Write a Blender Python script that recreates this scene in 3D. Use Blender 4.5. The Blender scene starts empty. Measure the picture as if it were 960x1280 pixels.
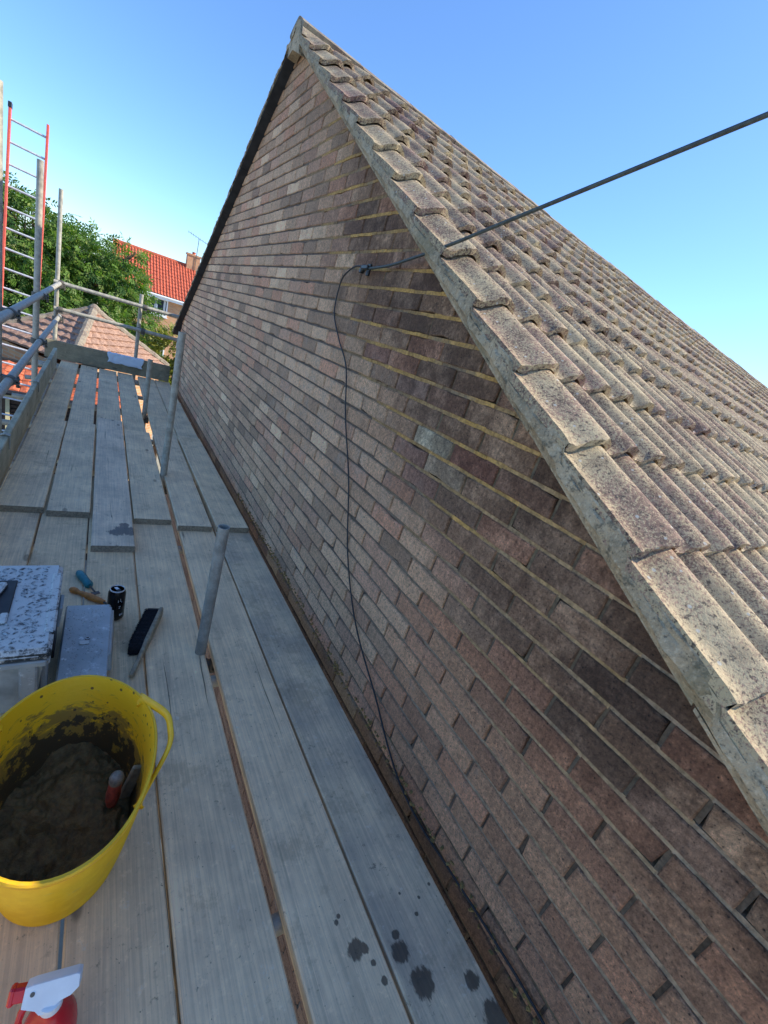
import bpy, math, random
from mathutils import Vector, Matrix, noise
R=random.Random(7)
S=bpy.context.scene
COL=S.collection
rad=math.radians
# ------------------------------------------------------------------ camera
CR=((0.82262683,-0.06104287,-0.56529539),(-0.48673479,0.43830022,-0.75563362),(0.29389513,0.89675341,0.33084583))
CAM=Vector((-1.005,-0.0761,-0.0206)); FPX=540.32
cam=bpy.data.cameras.new('camera'); co=bpy.data.objects.new('camera',cam); COL.objects.link(co)
cam.sensor_fit='HORIZONTAL'; cam.sensor_width=36; cam.lens=FPX*36/960
cam.clip_start=.02; cam.clip_end=3000
co.matrix_world=Matrix.Translation(CAM)@Matrix(CR).to_4x4()
S.camera=co
def pix(P):                       # used only to rank pieces by how large they show
    d=Vector(P)-CAM; c=[sum(CR[k][i]*d[k] for k in range(3)) for i in range(3)]
    if c[2]>-.05: return None
    return (480+FPX*c[0]/-c[2],640-FPX*c[1]/-c[2])
# ------------------------------------------------------------------ light
SUN=Vector((1,-.366,.768)).normalized()
W=bpy.data.worlds.new('World'); S.world=W; W.use_nodes=True
nt=W.node_tree; nt.nodes.clear()
wo=nt.nodes.new('ShaderNodeOutputWorld'); bg=nt.nodes.new('ShaderNodeBackground'); sk=nt.nodes.new('ShaderNodeTexSky')
sk.sky_type='NISHITA'; sk.sun_disc=False
sk.sun_elevation=math.asin(SUN.z); sk.sun_rotation=math.atan2(SUN.x,SUN.y)
sk.altitude=0; sk.air_density=.97; sk.dust_density=.3; sk.ozone_density=9
nt.links.new(sk.outputs[0],bg.inputs[0]); bg.inputs[1].default_value=.15
nt.links.new(bg.outputs[0],wo.inputs[0])
sl=bpy.data.lights.new('sun','SUN'); sl.energy=3.9; sl.angle=rad(.5); sl.color=(1,.89,.72)
so=bpy.data.objects.new('sun',sl); COL.objects.link(so); so.rotation_euler=SUN.to_track_quat('Z','Y').to_euler()
S.view_settings.view_transform='Standard'; S.view_settings.look='None'; S.view_settings.gamma=1
S.view_settings.exposure=1.0
S.render.engine='CYCLES'
S.render.resolution_x=768; S.render.resolution_y=1024
# ------------------------------------------------------------------ material helper
class N:
    def __init__(s,name,rough=.8,bump=None,**kw):
        s.m=bpy.data.materials.new(name); s.m.use_nodes=True; s.t=s.m.node_tree; s.t.nodes.clear()
        s.out=s.n('ShaderNodeOutputMaterial'); s.b=s.n('ShaderNodeBsdfPrincipled'); s.l(s.b.outputs[0],s.out.inputs[0])
        s.b.inputs['Roughness'].default_value=rough
        for k,v in kw.items(): s.b.inputs[k.replace('_',' ')].default_value=v
    def n(s,t,**p):
        x=s.t.nodes.new(t)
        for k,v in p.items(): setattr(x,k,v)
        return x
    def l(s,a,b): s.t.links.new(a,b)
    def put(s,v,sock):
        if isinstance(v,(int,float)): sock.default_value=v
        elif isinstance(v,(tuple,list)):
            sock.default_value=tuple(v)+((1,) if len(v)==3 and len(sock.default_value)==4 else ())
        else: s.l(v,sock)
    def col(s,v): s.put(v,s.b.inputs['Base Color'])
    def coord(s,kind='Object',scale=(1,1,1),off=None,rot=None):
        if kind=='World': o=s.n('ShaderNodeNewGeometry').outputs['Position']
        else: o=s.n('ShaderNodeTexCoord').outputs[kind]
        mp=s.n('ShaderNodeMapping'); s.l(o,mp.inputs[0]); mp.inputs['Scale'].default_value=scale
        if rot: mp.inputs['Rotation'].default_value=rot
        if off is not None: s.l(off,mp.inputs['Location'])
        return mp.outputs[0]
    def noise(s,v,sc,det=4,ro=.55,dist=0):
        x=s.n('ShaderNodeTexNoise'); s.l(v,x.inputs['Vector']); x.inputs['Scale'].default_value=sc; x.inputs['Detail'].default_value=det
        x.inputs['Roughness'].default_value=ro; x.inputs['Distortion'].default_value=dist
        return x.outputs['Fac']
    def vor(s,v,sc,feat='F1',out='Distance',rnd=1):
        x=s.n('ShaderNodeTexVoronoi',feature=feat); s.l(v,x.inputs['Vector']); x.inputs['Scale'].default_value=sc; x.inputs['Randomness'].default_value=rnd
        return x.outputs[out]
    def ramp(s,f,a,b,lo=0.,hi=1.):
        x=s.n('ShaderNodeMapRange',interpolation_type='SMOOTHSTEP'); s.l(f,x.inputs[0]); x.inputs[1].default_value=a; x.inputs[2].default_value=b
        x.inputs[3].default_value=lo; x.inputs[4].default_value=hi; return x.outputs[0]
    def mix(s,f,a,b,mode='MIX'):
        x=s.n('ShaderNodeMix',data_type='RGBA',blend_type=mode); s.put(f,x.inputs[0]); s.put(a,x.inputs[6]); s.put(b,x.inputs[7]); return x.outputs[2]
    def math(s,op,a,b=0.):
        x=s.n('ShaderNodeMath',operation=op); s.put(a,x.inputs[0]); s.put(b,x.inputs[1]); return x.outputs[0]
    def bump(s,h,st=.3,d=.005,prev=None):
        x=s.n('ShaderNodeBump'); s.l(h,x.inputs['Height']); x.inputs['Strength'].default_value=st; x.inputs['Distance'].default_value=d
        if prev: s.l(prev,x.inputs['Normal'])
        s.l(x.outputs[0],s.b.inputs['Normal']); return x.outputs[0]
    def rough(s,v): s.put(v,s.b.inputs['Roughness'])
    def tint(s):                  # colour of the single piece: object property on pieces, face attribute on joined ones
        a=s.n('ShaderNodeAttribute',attribute_type='OBJECT',attribute_name='tint'); b=s.n('ShaderNodeAttribute',attribute_type='GEOMETRY',attribute_name='tint')
        return s.mix(1.,a.outputs['Color'],b.outputs['Color'],'ADD')
    def rnd(s,k=37.):
        o=s.n('ShaderNodeObjectInfo').outputs['Random']; c=s.n('ShaderNodeCombineXYZ'); m=s.math('MULTIPLY',o,k)
        for i in range(3): s.l(m,c.inputs[i])
        return c.outputs[0]
    def spots(s,co,pts,ns=60,amp=.35):           # stains of fixed place: (x,y,z,r)
        mp=s.n('ShaderNodeMapping'); s.l(co,mp.inputs[0]); mp.inputs['Scale'].default_value=(1.3,.4,1); nz=s.noise(mp.outputs[0],ns,4,.7); acc=None
        for x,y,z,r in pts:
            d=s.n('ShaderNodeVectorMath',operation='DISTANCE'); s.l(co,d.inputs[0]); d.inputs[1].default_value=(x,y,z)
            q=s.math('DIVIDE',d.outputs['Value'],r); q=s.math('ADD',q,s.math('MULTIPLY',s.math('SUBTRACT',nz,.5),amp*4))
            q=s.ramp(q,.75,1.05,1,0); acc=q if acc is None else s.math('MAXIMUM',acc,q)
        return acc
def plain(name,c,rough=.6,nsc=30,var=.25,bump=.15,**kw):
    m=N(name,rough,**kw); co_=m.coord(); f=m.noise(co_,nsc,5)
    m.col(m.mix(m.ramp(f,.3,.7),tuple(x*(1-var) for x in c),tuple(min(1,x*(1+var)) for x in c)))
    if bump: m.bump(f,bump,.003)
    return m.m
MAT={}
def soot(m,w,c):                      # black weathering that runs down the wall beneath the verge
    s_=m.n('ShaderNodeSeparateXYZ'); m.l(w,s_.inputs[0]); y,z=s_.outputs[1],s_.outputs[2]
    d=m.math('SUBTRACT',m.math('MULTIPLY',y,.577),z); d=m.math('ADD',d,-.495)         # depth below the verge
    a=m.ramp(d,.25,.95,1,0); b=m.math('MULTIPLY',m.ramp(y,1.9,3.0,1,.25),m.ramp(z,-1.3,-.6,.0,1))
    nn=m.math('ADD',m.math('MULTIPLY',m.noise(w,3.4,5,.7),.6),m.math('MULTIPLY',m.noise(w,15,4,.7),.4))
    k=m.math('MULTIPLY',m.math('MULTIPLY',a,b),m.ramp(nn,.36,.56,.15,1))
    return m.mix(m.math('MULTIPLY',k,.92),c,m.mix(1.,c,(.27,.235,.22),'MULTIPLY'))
# brick
m=N('brick',.92); w=m.coord('World'); t=m.tint()
big=m.noise(w,2.2,4); mid=m.noise(w,19,6,.75); fine=m.noise(w,150,5,.8); st=m.noise(m.coord('World',(40,40,5)),1.6,4,.65)
gr=m.noise(w,75,7,.85)
c=m.mix(m.ramp(gr,.30,.70),m.mix(1.,t,(.58,.565,.56),'MULTIPLY'),m.mix(1.,t,(1.55,1.52,1.44),'MULTIPLY'))
bl_=m.n('ShaderNodeVectorMath',operation='DISTANCE'); m.l(m.coord('World',(1,.45,1)),bl_.inputs[0]); bl_.inputs[1].default_value=(0,.95,-.45)
c=m.mix(m.math('MULTIPLY',m.ramp(bl_.outputs['Value'],.2,.75,1,0),m.ramp(m.noise(w,8,6,.8),.48,.66,0,.42)),c,(.58,.50,.40))
c=m.mix(m.ramp(mid,.48,.62,0,.38),c,m.mix(1.,c,(.6,.58,.58),'MULTIPLY'))
c=m.mix(m.ramp(st,.45,.75,0,.45),c,m.mix(1.,c,(.55,.56,.58),'MULTIPLY'))
c=m.mix(m.ramp(m.noise(w,6,5,.7),.60,.74,0,.5),c,(.34,.335,.30))
pit=m.vor(w,150); c=m.mix(m.ramp(fine,.58,.68,0,.55),c,m.mix(1.,c,(1.7,1.64,1.55),'MULTIPLY'))
c=m.mix(m.ramp(fine,.34,.42,.85,0),c,(.045,.035,.03))
pk=m.math('MULTIPLY',m.ramp(m.vor(w,62),.10,.17,1,0),m.ramp(m.noise(w,21,3),.5,.58)); c=m.mix(m.math('MULTIPLY',pk,.85),c,(.02,.017,.015))
c=m.mix(m.ramp(big,.58,.72,0,.45),c,m.mix(1.,c,(.5,.5,.52),'MULTIPLY'))
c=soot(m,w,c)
m.col(c); n0=m.bump(m.noise(w,30,7,.8),1.,.012); n1=m.bump(gr,1.,.006,n0); n2=m.bump(m.math('SUBTRACT',1.,pk),1.,.006,n1); m.bump(fine,.8,.003,n2); MAT['brick']=m.m
# mortar
m=N('mortar',.95); w=m.coord('World'); t=m.tint(); f=m.noise(w,70,5,.7); g=m.noise(w,9,4)
c=m.mix(m.ramp(f,.3,.7),m.mix(1.,t,(.6,.6,.6),'MULTIPLY'),m.mix(1.,t,(1.3,1.3,1.3),'MULTIPLY'))
c=m.mix(m.ramp(g,.55,.7,0,.4),c,(.20,.18,.14)); m.col(c); m.bump(f,.9,.004); MAT['mortar']=m.m
# verge and bedding mortar
m=N('verge_mortar',.95); w=m.coord('World'); f=m.noise(w,110,5,.7); g=m.noise(w,7,5,.65); h=m.noise(w,26,5,.7)
c=m.mix(m.ramp(g,.35,.65),(.30,.235,.145),(.48,.385,.25)); c=m.mix(m.ramp(f,.52,.66,0,.6),c,(.62,.52,.36)); c=m.mix(m.ramp(h,.52,.66,0,.75),c,(.075,.075,.055)); c=m.mix(m.ramp(f,.34,.44,.7,0),c,(.05,.05,.04))
c=m.mix(m.ramp(m.noise(w,33,4,.75),.68,.74,0,.8),c,(.42,.42,.38)); c=m.mix(m.ramp(m.noise(w,5,3),.58,.7,0,.5),c,(.20,.17,.09))
cr=m.vor(w,3.2,'DISTANCE_TO_EDGE'); wv=m.math('MULTIPLY',m.ramp(cr,.001,.005,1,0),m.ramp(g,.5,.6)); c=m.mix(m.math('MULTIPLY',wv,.6),c,(.03,.03,.025))
m.col(c); n1=m.bump(h,.9,.012); m.bump(f,.6,.003,n1); MAT['verge']=m.m
# ridge mortar / ridge tile
m=N('ridge',.95); w=m.coord('World'); f=m.noise(w,60,5,.75); g=m.noise(w,9,5,.7)
c=m.mix(m.ramp(g,.35,.65),(.17,.13,.105),(.30,.26,.19)); c=m.mix(m.ramp(f,.55,.66,0,.8),c,(.46,.42,.26)); c=m.mix(m.ramp(m.noise(w,21,4,.7),.6,.68,0,.85),c,(.06,.055,.045))
c=m.mix(m.ramp(m.noise(w,14,3,.7),.62,.7,0,.6),c,(.42,.20,.10)); m.col(c); m.bump(f,.8,.008); MAT['ridge']=m.m
# concrete roof tile
m=N('roof_tile',.95); w=m.coord('World'); t=m.tint(); f=m.noise(w,150,4,.8); g=m.noise(w,24,5,.7); k=m.noise(w,3.3,4,.6)
c=m.mix(m.ramp(g,.3,.7),(.10,.063,.054),(.26,.175,.135)); c=m.mix(1.,c,t,'MULTIPLY')
c=m.mix(m.ramp(m.math('ADD',f,m.math('MULTIPLY',k,.62)),.71,.89,0,.85),c,(.56,.46,.27))
c=m.mix(m.ramp(m.noise(w,80,4,.75),.54,.64,0,.85),c,(.045,.036,.034))
c=m.mix(m.ramp(m.noise(w,7,5,.7),.5,.66,0,.55),c,m.mix(1.,c,(.45,.42,.45),'MULTIPLY'))
c=m.mix(m.ramp(m.noise(w,11,4,.7),.62,.74,0,.35),c,(.42,.27,.15))
c=m.mix(m.ramp(m.vor(w,26),.09,.13,.75,0),c,(.50,.50,.44))
m.col(c); n1=m.bump(g,.6,.008); m.bump(f,.9,.004,n1); MAT['tile']=m.m
# scaffold board
def board_mat(name,base,dark,pts=None,smooth=False):
    m=N(name,.85); off=m.rnd(61.); v=m.coord('Object',(1,1,1),off)
    gv=m.n('ShaderNodeMapping'); m.l(v,gv.inputs[0]); gv.inputs['Scale'].default_value=(150,3,150); g=m.noise(gv.outputs[0],1,6,.65,.6)
    g2=m.n('ShaderNodeMapping'); m.l(v,g2.inputs[0]); g2.inputs['Scale'].default_value=(14,.7,14); h=m.noise(g2.outputs[0],1,5,.6,1.2)
    b=m.noise(v,5,5,.65); f=m.noise(v,240,3,.7); bl=m.noise(v,38,5,.7)
    c=m.mix(m.ramp(b,.3,.7),dark,base); c=m.mix(m.ramp(g,.35,.65,0,.75),c,m.mix(1.,c,(1.38,1.36,1.3),'MULTIPLY'))
    mud=m.noise(v,3.1,7,.8); c=m.mix(m.ramp(mud,.54,.62,0,.42),c,m.mix(1.,c,(.60,.58,.54),'MULTIPLY'))
    sc_=m.noise(v,19,6,.85); c=m.mix(m.ramp(sc_,.60,.66,0,.6),c,(.60,.55,.45)); c=m.mix(m.ramp(sc_,.33,.39,.5,0),c,(.12,.105,.08))
    c=m.mix(m.ramp(h,.60,.70,0,.4),c,m.mix(1.,c,(.62,.64,.66),'MULTIPLY'))
    c=m.mix(m.ramp(bl,.56,.70,0,.5),c,m.mix(1.,c,(1.45,1.43,1.38),'MULTIPLY'))
    c=m.mix(m.ramp(bl,.30,.42,.45,0),c,m.mix(1.,c,(.55,.55,.55),'MULTIPLY'))
    c=m.mix(m.ramp(m.noise(v,75,3,.6),.70,.75,0,.8),c,(.05,.055,.05))
    c=m.mix(m.ramp(f,.62,.75,0,.35),c,(.42,.44,.41)); c=m.mix(m.ramp(f,.25,.36,.4,0),c,(.07,.075,.07))
    # long drying cracks
    cv=m.n('ShaderNodeMapping'); m.l(v,cv.inputs[0]); cv.inputs['Scale'].default_value=(7,.22,7); cr=m.n('ShaderNodeTexNoise'); m.l(cv.outputs[0],cr.inputs[0]); cr.inputs['Scale'].default_value=1.; cr.inputs['Detail'].default_value=5.
    q=m.math('ABSOLUTE',m.math('SUBTRACT',cr.outputs['Fac'],.5)); q=m.ramp(q,.001,.006,1,0); q=m.math('MULTIPLY',q,m.ramp(m.noise(v,1.7,2),.56,.66))
    kn=m.n('ShaderNodeMapping'); m.l(v,kn.inputs[0]); kn.inputs['Scale'].default_value=(5.5,2.2,5.5); kv=m.vor(kn.outputs[0],1.); kr=m.ramp(kv,.05,.09,1,0); c=m.mix(m.math('MULTIPLY',kr,.55),c,(.09,.07,.05))
    c=m.mix(m.math('MULTIPLY',q,.75),c,(.03,.033,.033))
    en=m.n('ShaderNodeSeparateXYZ'); m.l(m.n('ShaderNodeTexCoord').outputs['Normal'],en.inputs[0])
    c=m.mix(m.ramp(m.math('ABSOLUTE',en.outputs[1]),.6,.9,0,.75),c,m.mix(m.ramp(m.noise(v,90,4,.7),.4,.6),(.05,.045,.035),(.22,.19,.14)))   # weathered end grain
    if smooth:
        sx=m.n('ShaderNodeSeparateXYZ'); m.l(m.n('ShaderNodeTexCoord').outputs['Object'],sx.inputs[0]); e=m.math('ABSOLUTE',m.math('ADD',sx.outputs[0],-.012))
        e=m.ramp(m.math('ADD',e,m.math('MULTIPLY',m.noise(v,6,3),.05)),.045,.095); c=m.mix(m.math('MULTIPLY',e,.6),c,m.mix(1.,c,(.82,.85,.88),'MULTIPLY'))
    tn=m.tint(); c=m.mix(1.,c,tn,'MULTIPLY')
    if pts: 
        s_=m.spots(m.coord('World'),pts); c=m.mix(m.math('MULTIPLY',s_,.85),c,m.mix(1.,c,(.10,.10,.11),'MULTIPLY')); m.rough(m.ramp(s_,0,1,.8,.45))
    m.col(c); n1=m.bump(g,.25,.002); n2=m.bump(q,.8,.003,n1); m.bump(bl,.35,.002,n2); return m.m
MAT['board']=board_mat('weathered_board',(.82,.63,.39),(.60,.465,.30))
MAT['board_wet']=board_mat('stained_board',(.72,.57,.37),(.48,.39,.28),[(-.268,.25,-1.4,.026),(-.262,.285,-1.4,.012),(-.245,.178,-1.4,.033),(-.118,.126,-1.4,.022),(-.104,.05,-1.4,.035),(-.18,.30,-1.4,.006),(-.10,.346,-1.4,.006),(-.15,.33,-1.4,.005),(-.2,.36,-1.4,.004)],True)
MAT['board_spot']=board_mat('spotted_board',(.82,.63,.40),(.61,.475,.31),[(-.376,.301,-1.4,.024),(-.355,.295,-1.4,.014),(-.40,.37,-1.4,.007),(-.345,.26,-1.4,.007),(-.335,.22,-1.4,.010),(-.39,.38,-1.4,.006)])
MAT['board_mark']=board_mat('marked_board',(.70,.57,.41),(.51,.43,.32),[(-.825,2.46,-1.362,.055),(-.80,2.43,-1.362,.04),(-.86,2.43,-1.362,.045),(-.82,2.52,-1.362,.03)])
MAT['toe']=board_mat('toe_board_wood',(.38,.335,.24),(.24,.215,.155))
m=N('raw_timber',.85); v=m.coord('Object',(30,2,30)); g=m.noise(v,1,6,.6,.8); m.col(m.mix(m.ramp(g,.3,.7),(.10,.06,.045),(.27,.17,.12))); m.bump(g,.4,.003); MAT['timber']=m.m
# metals
def steel(name,c,ro,sp=.6):
    m=N(name,ro,Metallic=.1); v=m.coord(); f=m.noise(v,22,6,.7); g=m.noise(m.coord('Object',(1,1,.15)),14,4)
    c2=m.mix(m.ramp(f,.35,.65),tuple(x*.62 for x in c),c); c2=m.mix(m.ramp(g,.6,.72,0,.6),c2,(.13,.085,.05)); c2=m.mix(m.ramp(m.noise(v,60,4,.7),.64,.7,0,sp),c2,(.42,.42,.38))
    m.col(c2); m.rough(m.ramp(f,.3,.7,ro-.1,ro+.2)); m.bump(f,.2,.002); return m.m
MAT['galv']=steel('galvanised_tube',(.46,.44,.36),.5); MAT['galv_shade']=steel('shaded_tube',(.33,.33,.29),.6); MAT['coupler']=steel('coupler_steel',(.12,.115,.10),.6)  # second tube is a darker copy, painting shade onto the stub pole
MAT['alu']=plain('aluminium',(.62,.63,.63),.4,40,.15,.05,Metallic=.35)
MAT['red_stile']=plain('red_fibreglass',(.62,.10,.06),.45,30,.15,.05)
MAT['black_cable']=plain('black_cable',(.018,.019,.02),.5,60,.3,.1)
MAT['grey_cable']=plain('grey_green_cable',(.045,.06,.06),.55,80,.3,.2)
# tub
m=N('tub_yellow',.45); m.col(m.mix(m.ramp(m.noise(m.coord(),30,4),.35,.7),(.82,.43,.008),(.90,.51,.014))); c=m.mix(m.ramp(m.noise(m.coord('Object',(1,1,6)),22,5,.7),.58,.72,0,.35),m.b.inputs['Base Color'].links[0].from_socket,(.42,.36,.16)); m.col(c); MAT['tub']=m.m
m=N('tub_inside',.5); v=m.coord('World'); z=m.n('ShaderNodeSeparateXYZ'); m.l(v,z.inputs[0])
s1=m.noise(m.coord('World',(9,9,28)),1.6,6,.75,.8); hh=m.ramp(z.outputs[2],-1.26,-1.06,.24,-.16); q=m.math('ADD',s1,hh)
c=m.mix(m.ramp(q,.46,.58,0,.9),(.86,.47,.010),(.26,.155,.03)); c=m.mix(m.ramp(m.math('ADD',m.noise(v,27,5,.7),hh),.60,.66,0,.95),c,(.045,.032,.015)); c=m.mix(m.ramp(m.vor(v,30),.10,.14,.9,0),c,(.06,.04,.02))
m.col(c); m.bump(q,.4,.004); MAT['tub_in']=m.m
m=N('wet_mortar',.55); v=m.coord(); f=m.noise(v,45,6,.7); m.col(m.mix(m.ramp(f,.3,.7),(.075,.047,.013),(.20,.13,.042))); n1=m.bump(f,.9,.012); m.bump(m.noise(v,170,4,.7),.6,.004,n1); MAT['mix']=m.m
# splattered lid
m=N('splattered_black_plastic',.5); v=m.coord(); f=m.noise(v,48,6,.8); g=m.noise(v,6,3); q=m.math('ADD',f,m.math('MULTIPLY',g,.5)); nn=m.n('ShaderNodeSeparateXYZ'); m.l(m.n('ShaderNodeNewGeometry').outputs['True Normal'],nn.inputs[0])
q=m.math('ADD',q,m.ramp(nn.outputs[2],.2,.9,-.16,.02))
c=m.mix(m.ramp(q,.54,.74,.0,1),(.022,.032,.036),(.60,.62,.58)); c=m.mix(m.ramp(m.noise(v,120,4,.7),.6,.7,0,.6),c,(.68,.72,.71)); c=m.mix(m.ramp(f,.36,.44,.7,0),c,(.05,.06,.062)); m.col(c); m.rough(.6); m.bump(f,.6,.005); MAT['lid']=m.m
m=N('dusty_pale_plastic',.4); v=m.coord(); f=m.noise(v,30,6,.75); g=m.noise(v,6,3); c=m.mix(m.ramp(g,.3,.7),(.30,.33,.32),(.46,.49,.47)); c=m.mix(m.ramp(f,.56,.66,0,.8),c,(.72,.76,.74)); c=m.mix(m.ramp(f,.3,.4,.6,0),c,(.14,.16,.155)); m.col(c); m.bump(f,.3,.003); MAT['pale']=m.m
MAT['treadbar']=plain('worn_shaded_tread',(.27,.30,.30),.5,90,.9,.2)  # worn plastic, toned dark to stand for the shadows of the bars
MAT['tubwall']=plain('cloudy_plastic',(.42,.46,.44),.35,12,.3,.15)
MAT['black']=plain('black_plastic',(.016,.017,.018),.4,40,.3,.05)
MAT['bristle']=plain('black_bristle',(.012,.013,.016),.9,220,.6,.9)
MAT['wood']=plain('pale_handle_wood',(.30,.25,.16),.6,50,.3,.2)
MAT['teal']=plain('teal_plastic',(.01,.20,.23),.4,40,.2,.05); MAT['orange']=plain('orange_wood',(.52,.20,.04),.5,40,.3,.1)
MAT['red']=plain('red_plastic',(.60,.012,.02),.25,10,.12,.0); MAT['white']=plain('white_plastic',(.70,.74,.75),.4,20,.06,.03)
MAT['redgrip']=plain('worn_red_paint',(.34,.07,.05),.5,60,.4,.2); MAT['butt']=plain('worn_butt',(.20,.18,.14),.7,60,.4,.3)
m=N('can_black',.25,Metallic=.5); m.col((.012,.012,.014)); MAT['can']=m.m
MAT['print']=plain('white_print',(.6,.6,.6),.4,20,.1,0)
m=N('plastic_sheet',.25); m.col((.62,.70,.78)); m.bump(m.noise(m.coord(),30,4),.5,.01); MAT['sheet']=m.m
MAT['upvc']=plain('white_upvc',(.75,.77,.78),.4,10,.05,0)
m=N('window_glass',.06); m.col((.03,.04,.05)); m.b.inputs['Metallic'].default_value=.0; MAT['glass']=m.m
MAT['curtain']=plain('net_curtain',(.5,.52,.52),.8,30,.1,0)
def brickwall(name,c1,c2,mort):
    m=N(name,.9); v=m.coord('Object',(1,1,1),None,(rad(90),0,0)); b=m.n('ShaderNodeTexBrick'); m.l(v,b.inputs[0]); b.inputs['Scale'].default_value=1; b.inputs['Brick Width'].default_value=.225; b.inputs['Row Height'].default_value=.075; b.inputs['Mortar Size'].default_value=.008
    b.inputs['Color1'].default_value=c1+(1,); b.inputs['Color2'].default_value=c2+(1,); b.inputs['Mortar'].default_value=mort+(1,)
    m.col(m.mix(m.ramp(m.noise(v,3,4),.3,.7,0,.4),b.outputs[0],(.30,.20,.12))); m.bump(b.outputs['Fac'],-.3,.01); return m.m
MAT['farbrick']=brickwall('far_orange_brick',(.50,.21,.09),(.60,.32,.15),(.46,.38,.27))
MAT['cloak_shade']=plain('painted_shade_undercloak',(.030,.033,.038),.85,14,.3,.2)  # near-black tone paints the shade on the underside of the far verge
MAT['farroof']=plain('red_clay_tiles',(.44,.095,.045),.8,7,.3,.2); MAT['orangeroof']=plain('orange_clay_tiles',(.50,.13,.055),.8,14,.4,.3)
m=N('pink_grey_tiles',.9); v=m.coord('World'); f=m.noise(v,26,5,.75); c=m.mix(m.ramp(f,.35,.65),(.24,.13,.09),(.50,.32,.22)); c=m.mix(m.ramp(m.noise(v,5,4),.3,.7,0,.4),c,(.18,.11,.085)); m.col(c); m.bump(f,.5,.02); MAT['pinkroof']=m.m
MAT['cream']=plain('cream_paint',(.66,.60,.36),.6,10,.1,0); MAT['brownclad']=plain('brown_cladding',(.075,.048,.035),.7,20,.3,.1)
m=N('pale_bounce_ground',.95); v=m.coord('World'); c=m.mix(m.ramp(m.noise(v,.6,6),.35,.65),(.32,.30,.22),(.44,.42,.34)); m.col(c); m.bump(m.noise(v,8,5),.6,.05); MAT['ground']=m.m  # ground paled to a gravel tone to bounce fill onto the shaded wall
m=N('concrete_paving',.9); v=m.coord('World'); c=m.mix(m.ramp(m.noise(v,4,6,.7),.35,.65),(.26,.24,.19),(.38,.35,.27)); m.col(c); m.bump(m.noise(v,60,4),.4,.004); MAT['paving']=m.m
def leafmat(name,a,b,c_):
    m=N(name,.55); t=m.tint(); s_=m.n('ShaderNodeSeparateColor'); m.l(t,s_.inputs[0])
    c=m.mix(m.ramp(s_.outputs[0],0,.6),a,b); c=m.mix(m.ramp(s_.outputs[1],.75,1),c,c_); m.col(c)
    tr=m.n('ShaderNodeBsdfTranslucent'); m.l(m.mix(1.,c,(1.3,1.5,.6),'MULTIPLY'),tr.inputs[0]); mx=m.n('ShaderNodeMixShader'); mx.inputs[0].default_value=.35
    m.l(m.b.outputs[0],mx.inputs[1]); m.l(tr.outputs[0],mx.inputs[2]); m.l(mx.outputs[0],m.out.inputs[0]); return m.m
MAT['leaf']=leafmat('tree_leaf',(.045,.11,.018),(.12,.22,.035),(.22,.27,.06)); MAT['leaf2']=leafmat('shrub_leaf',(.09,.12,.02),(.22,.24,.04),(.36,.34,.08))
MAT['bark']=plain('bark',(.11,.085,.06),.95,12,.4,.8)
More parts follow.
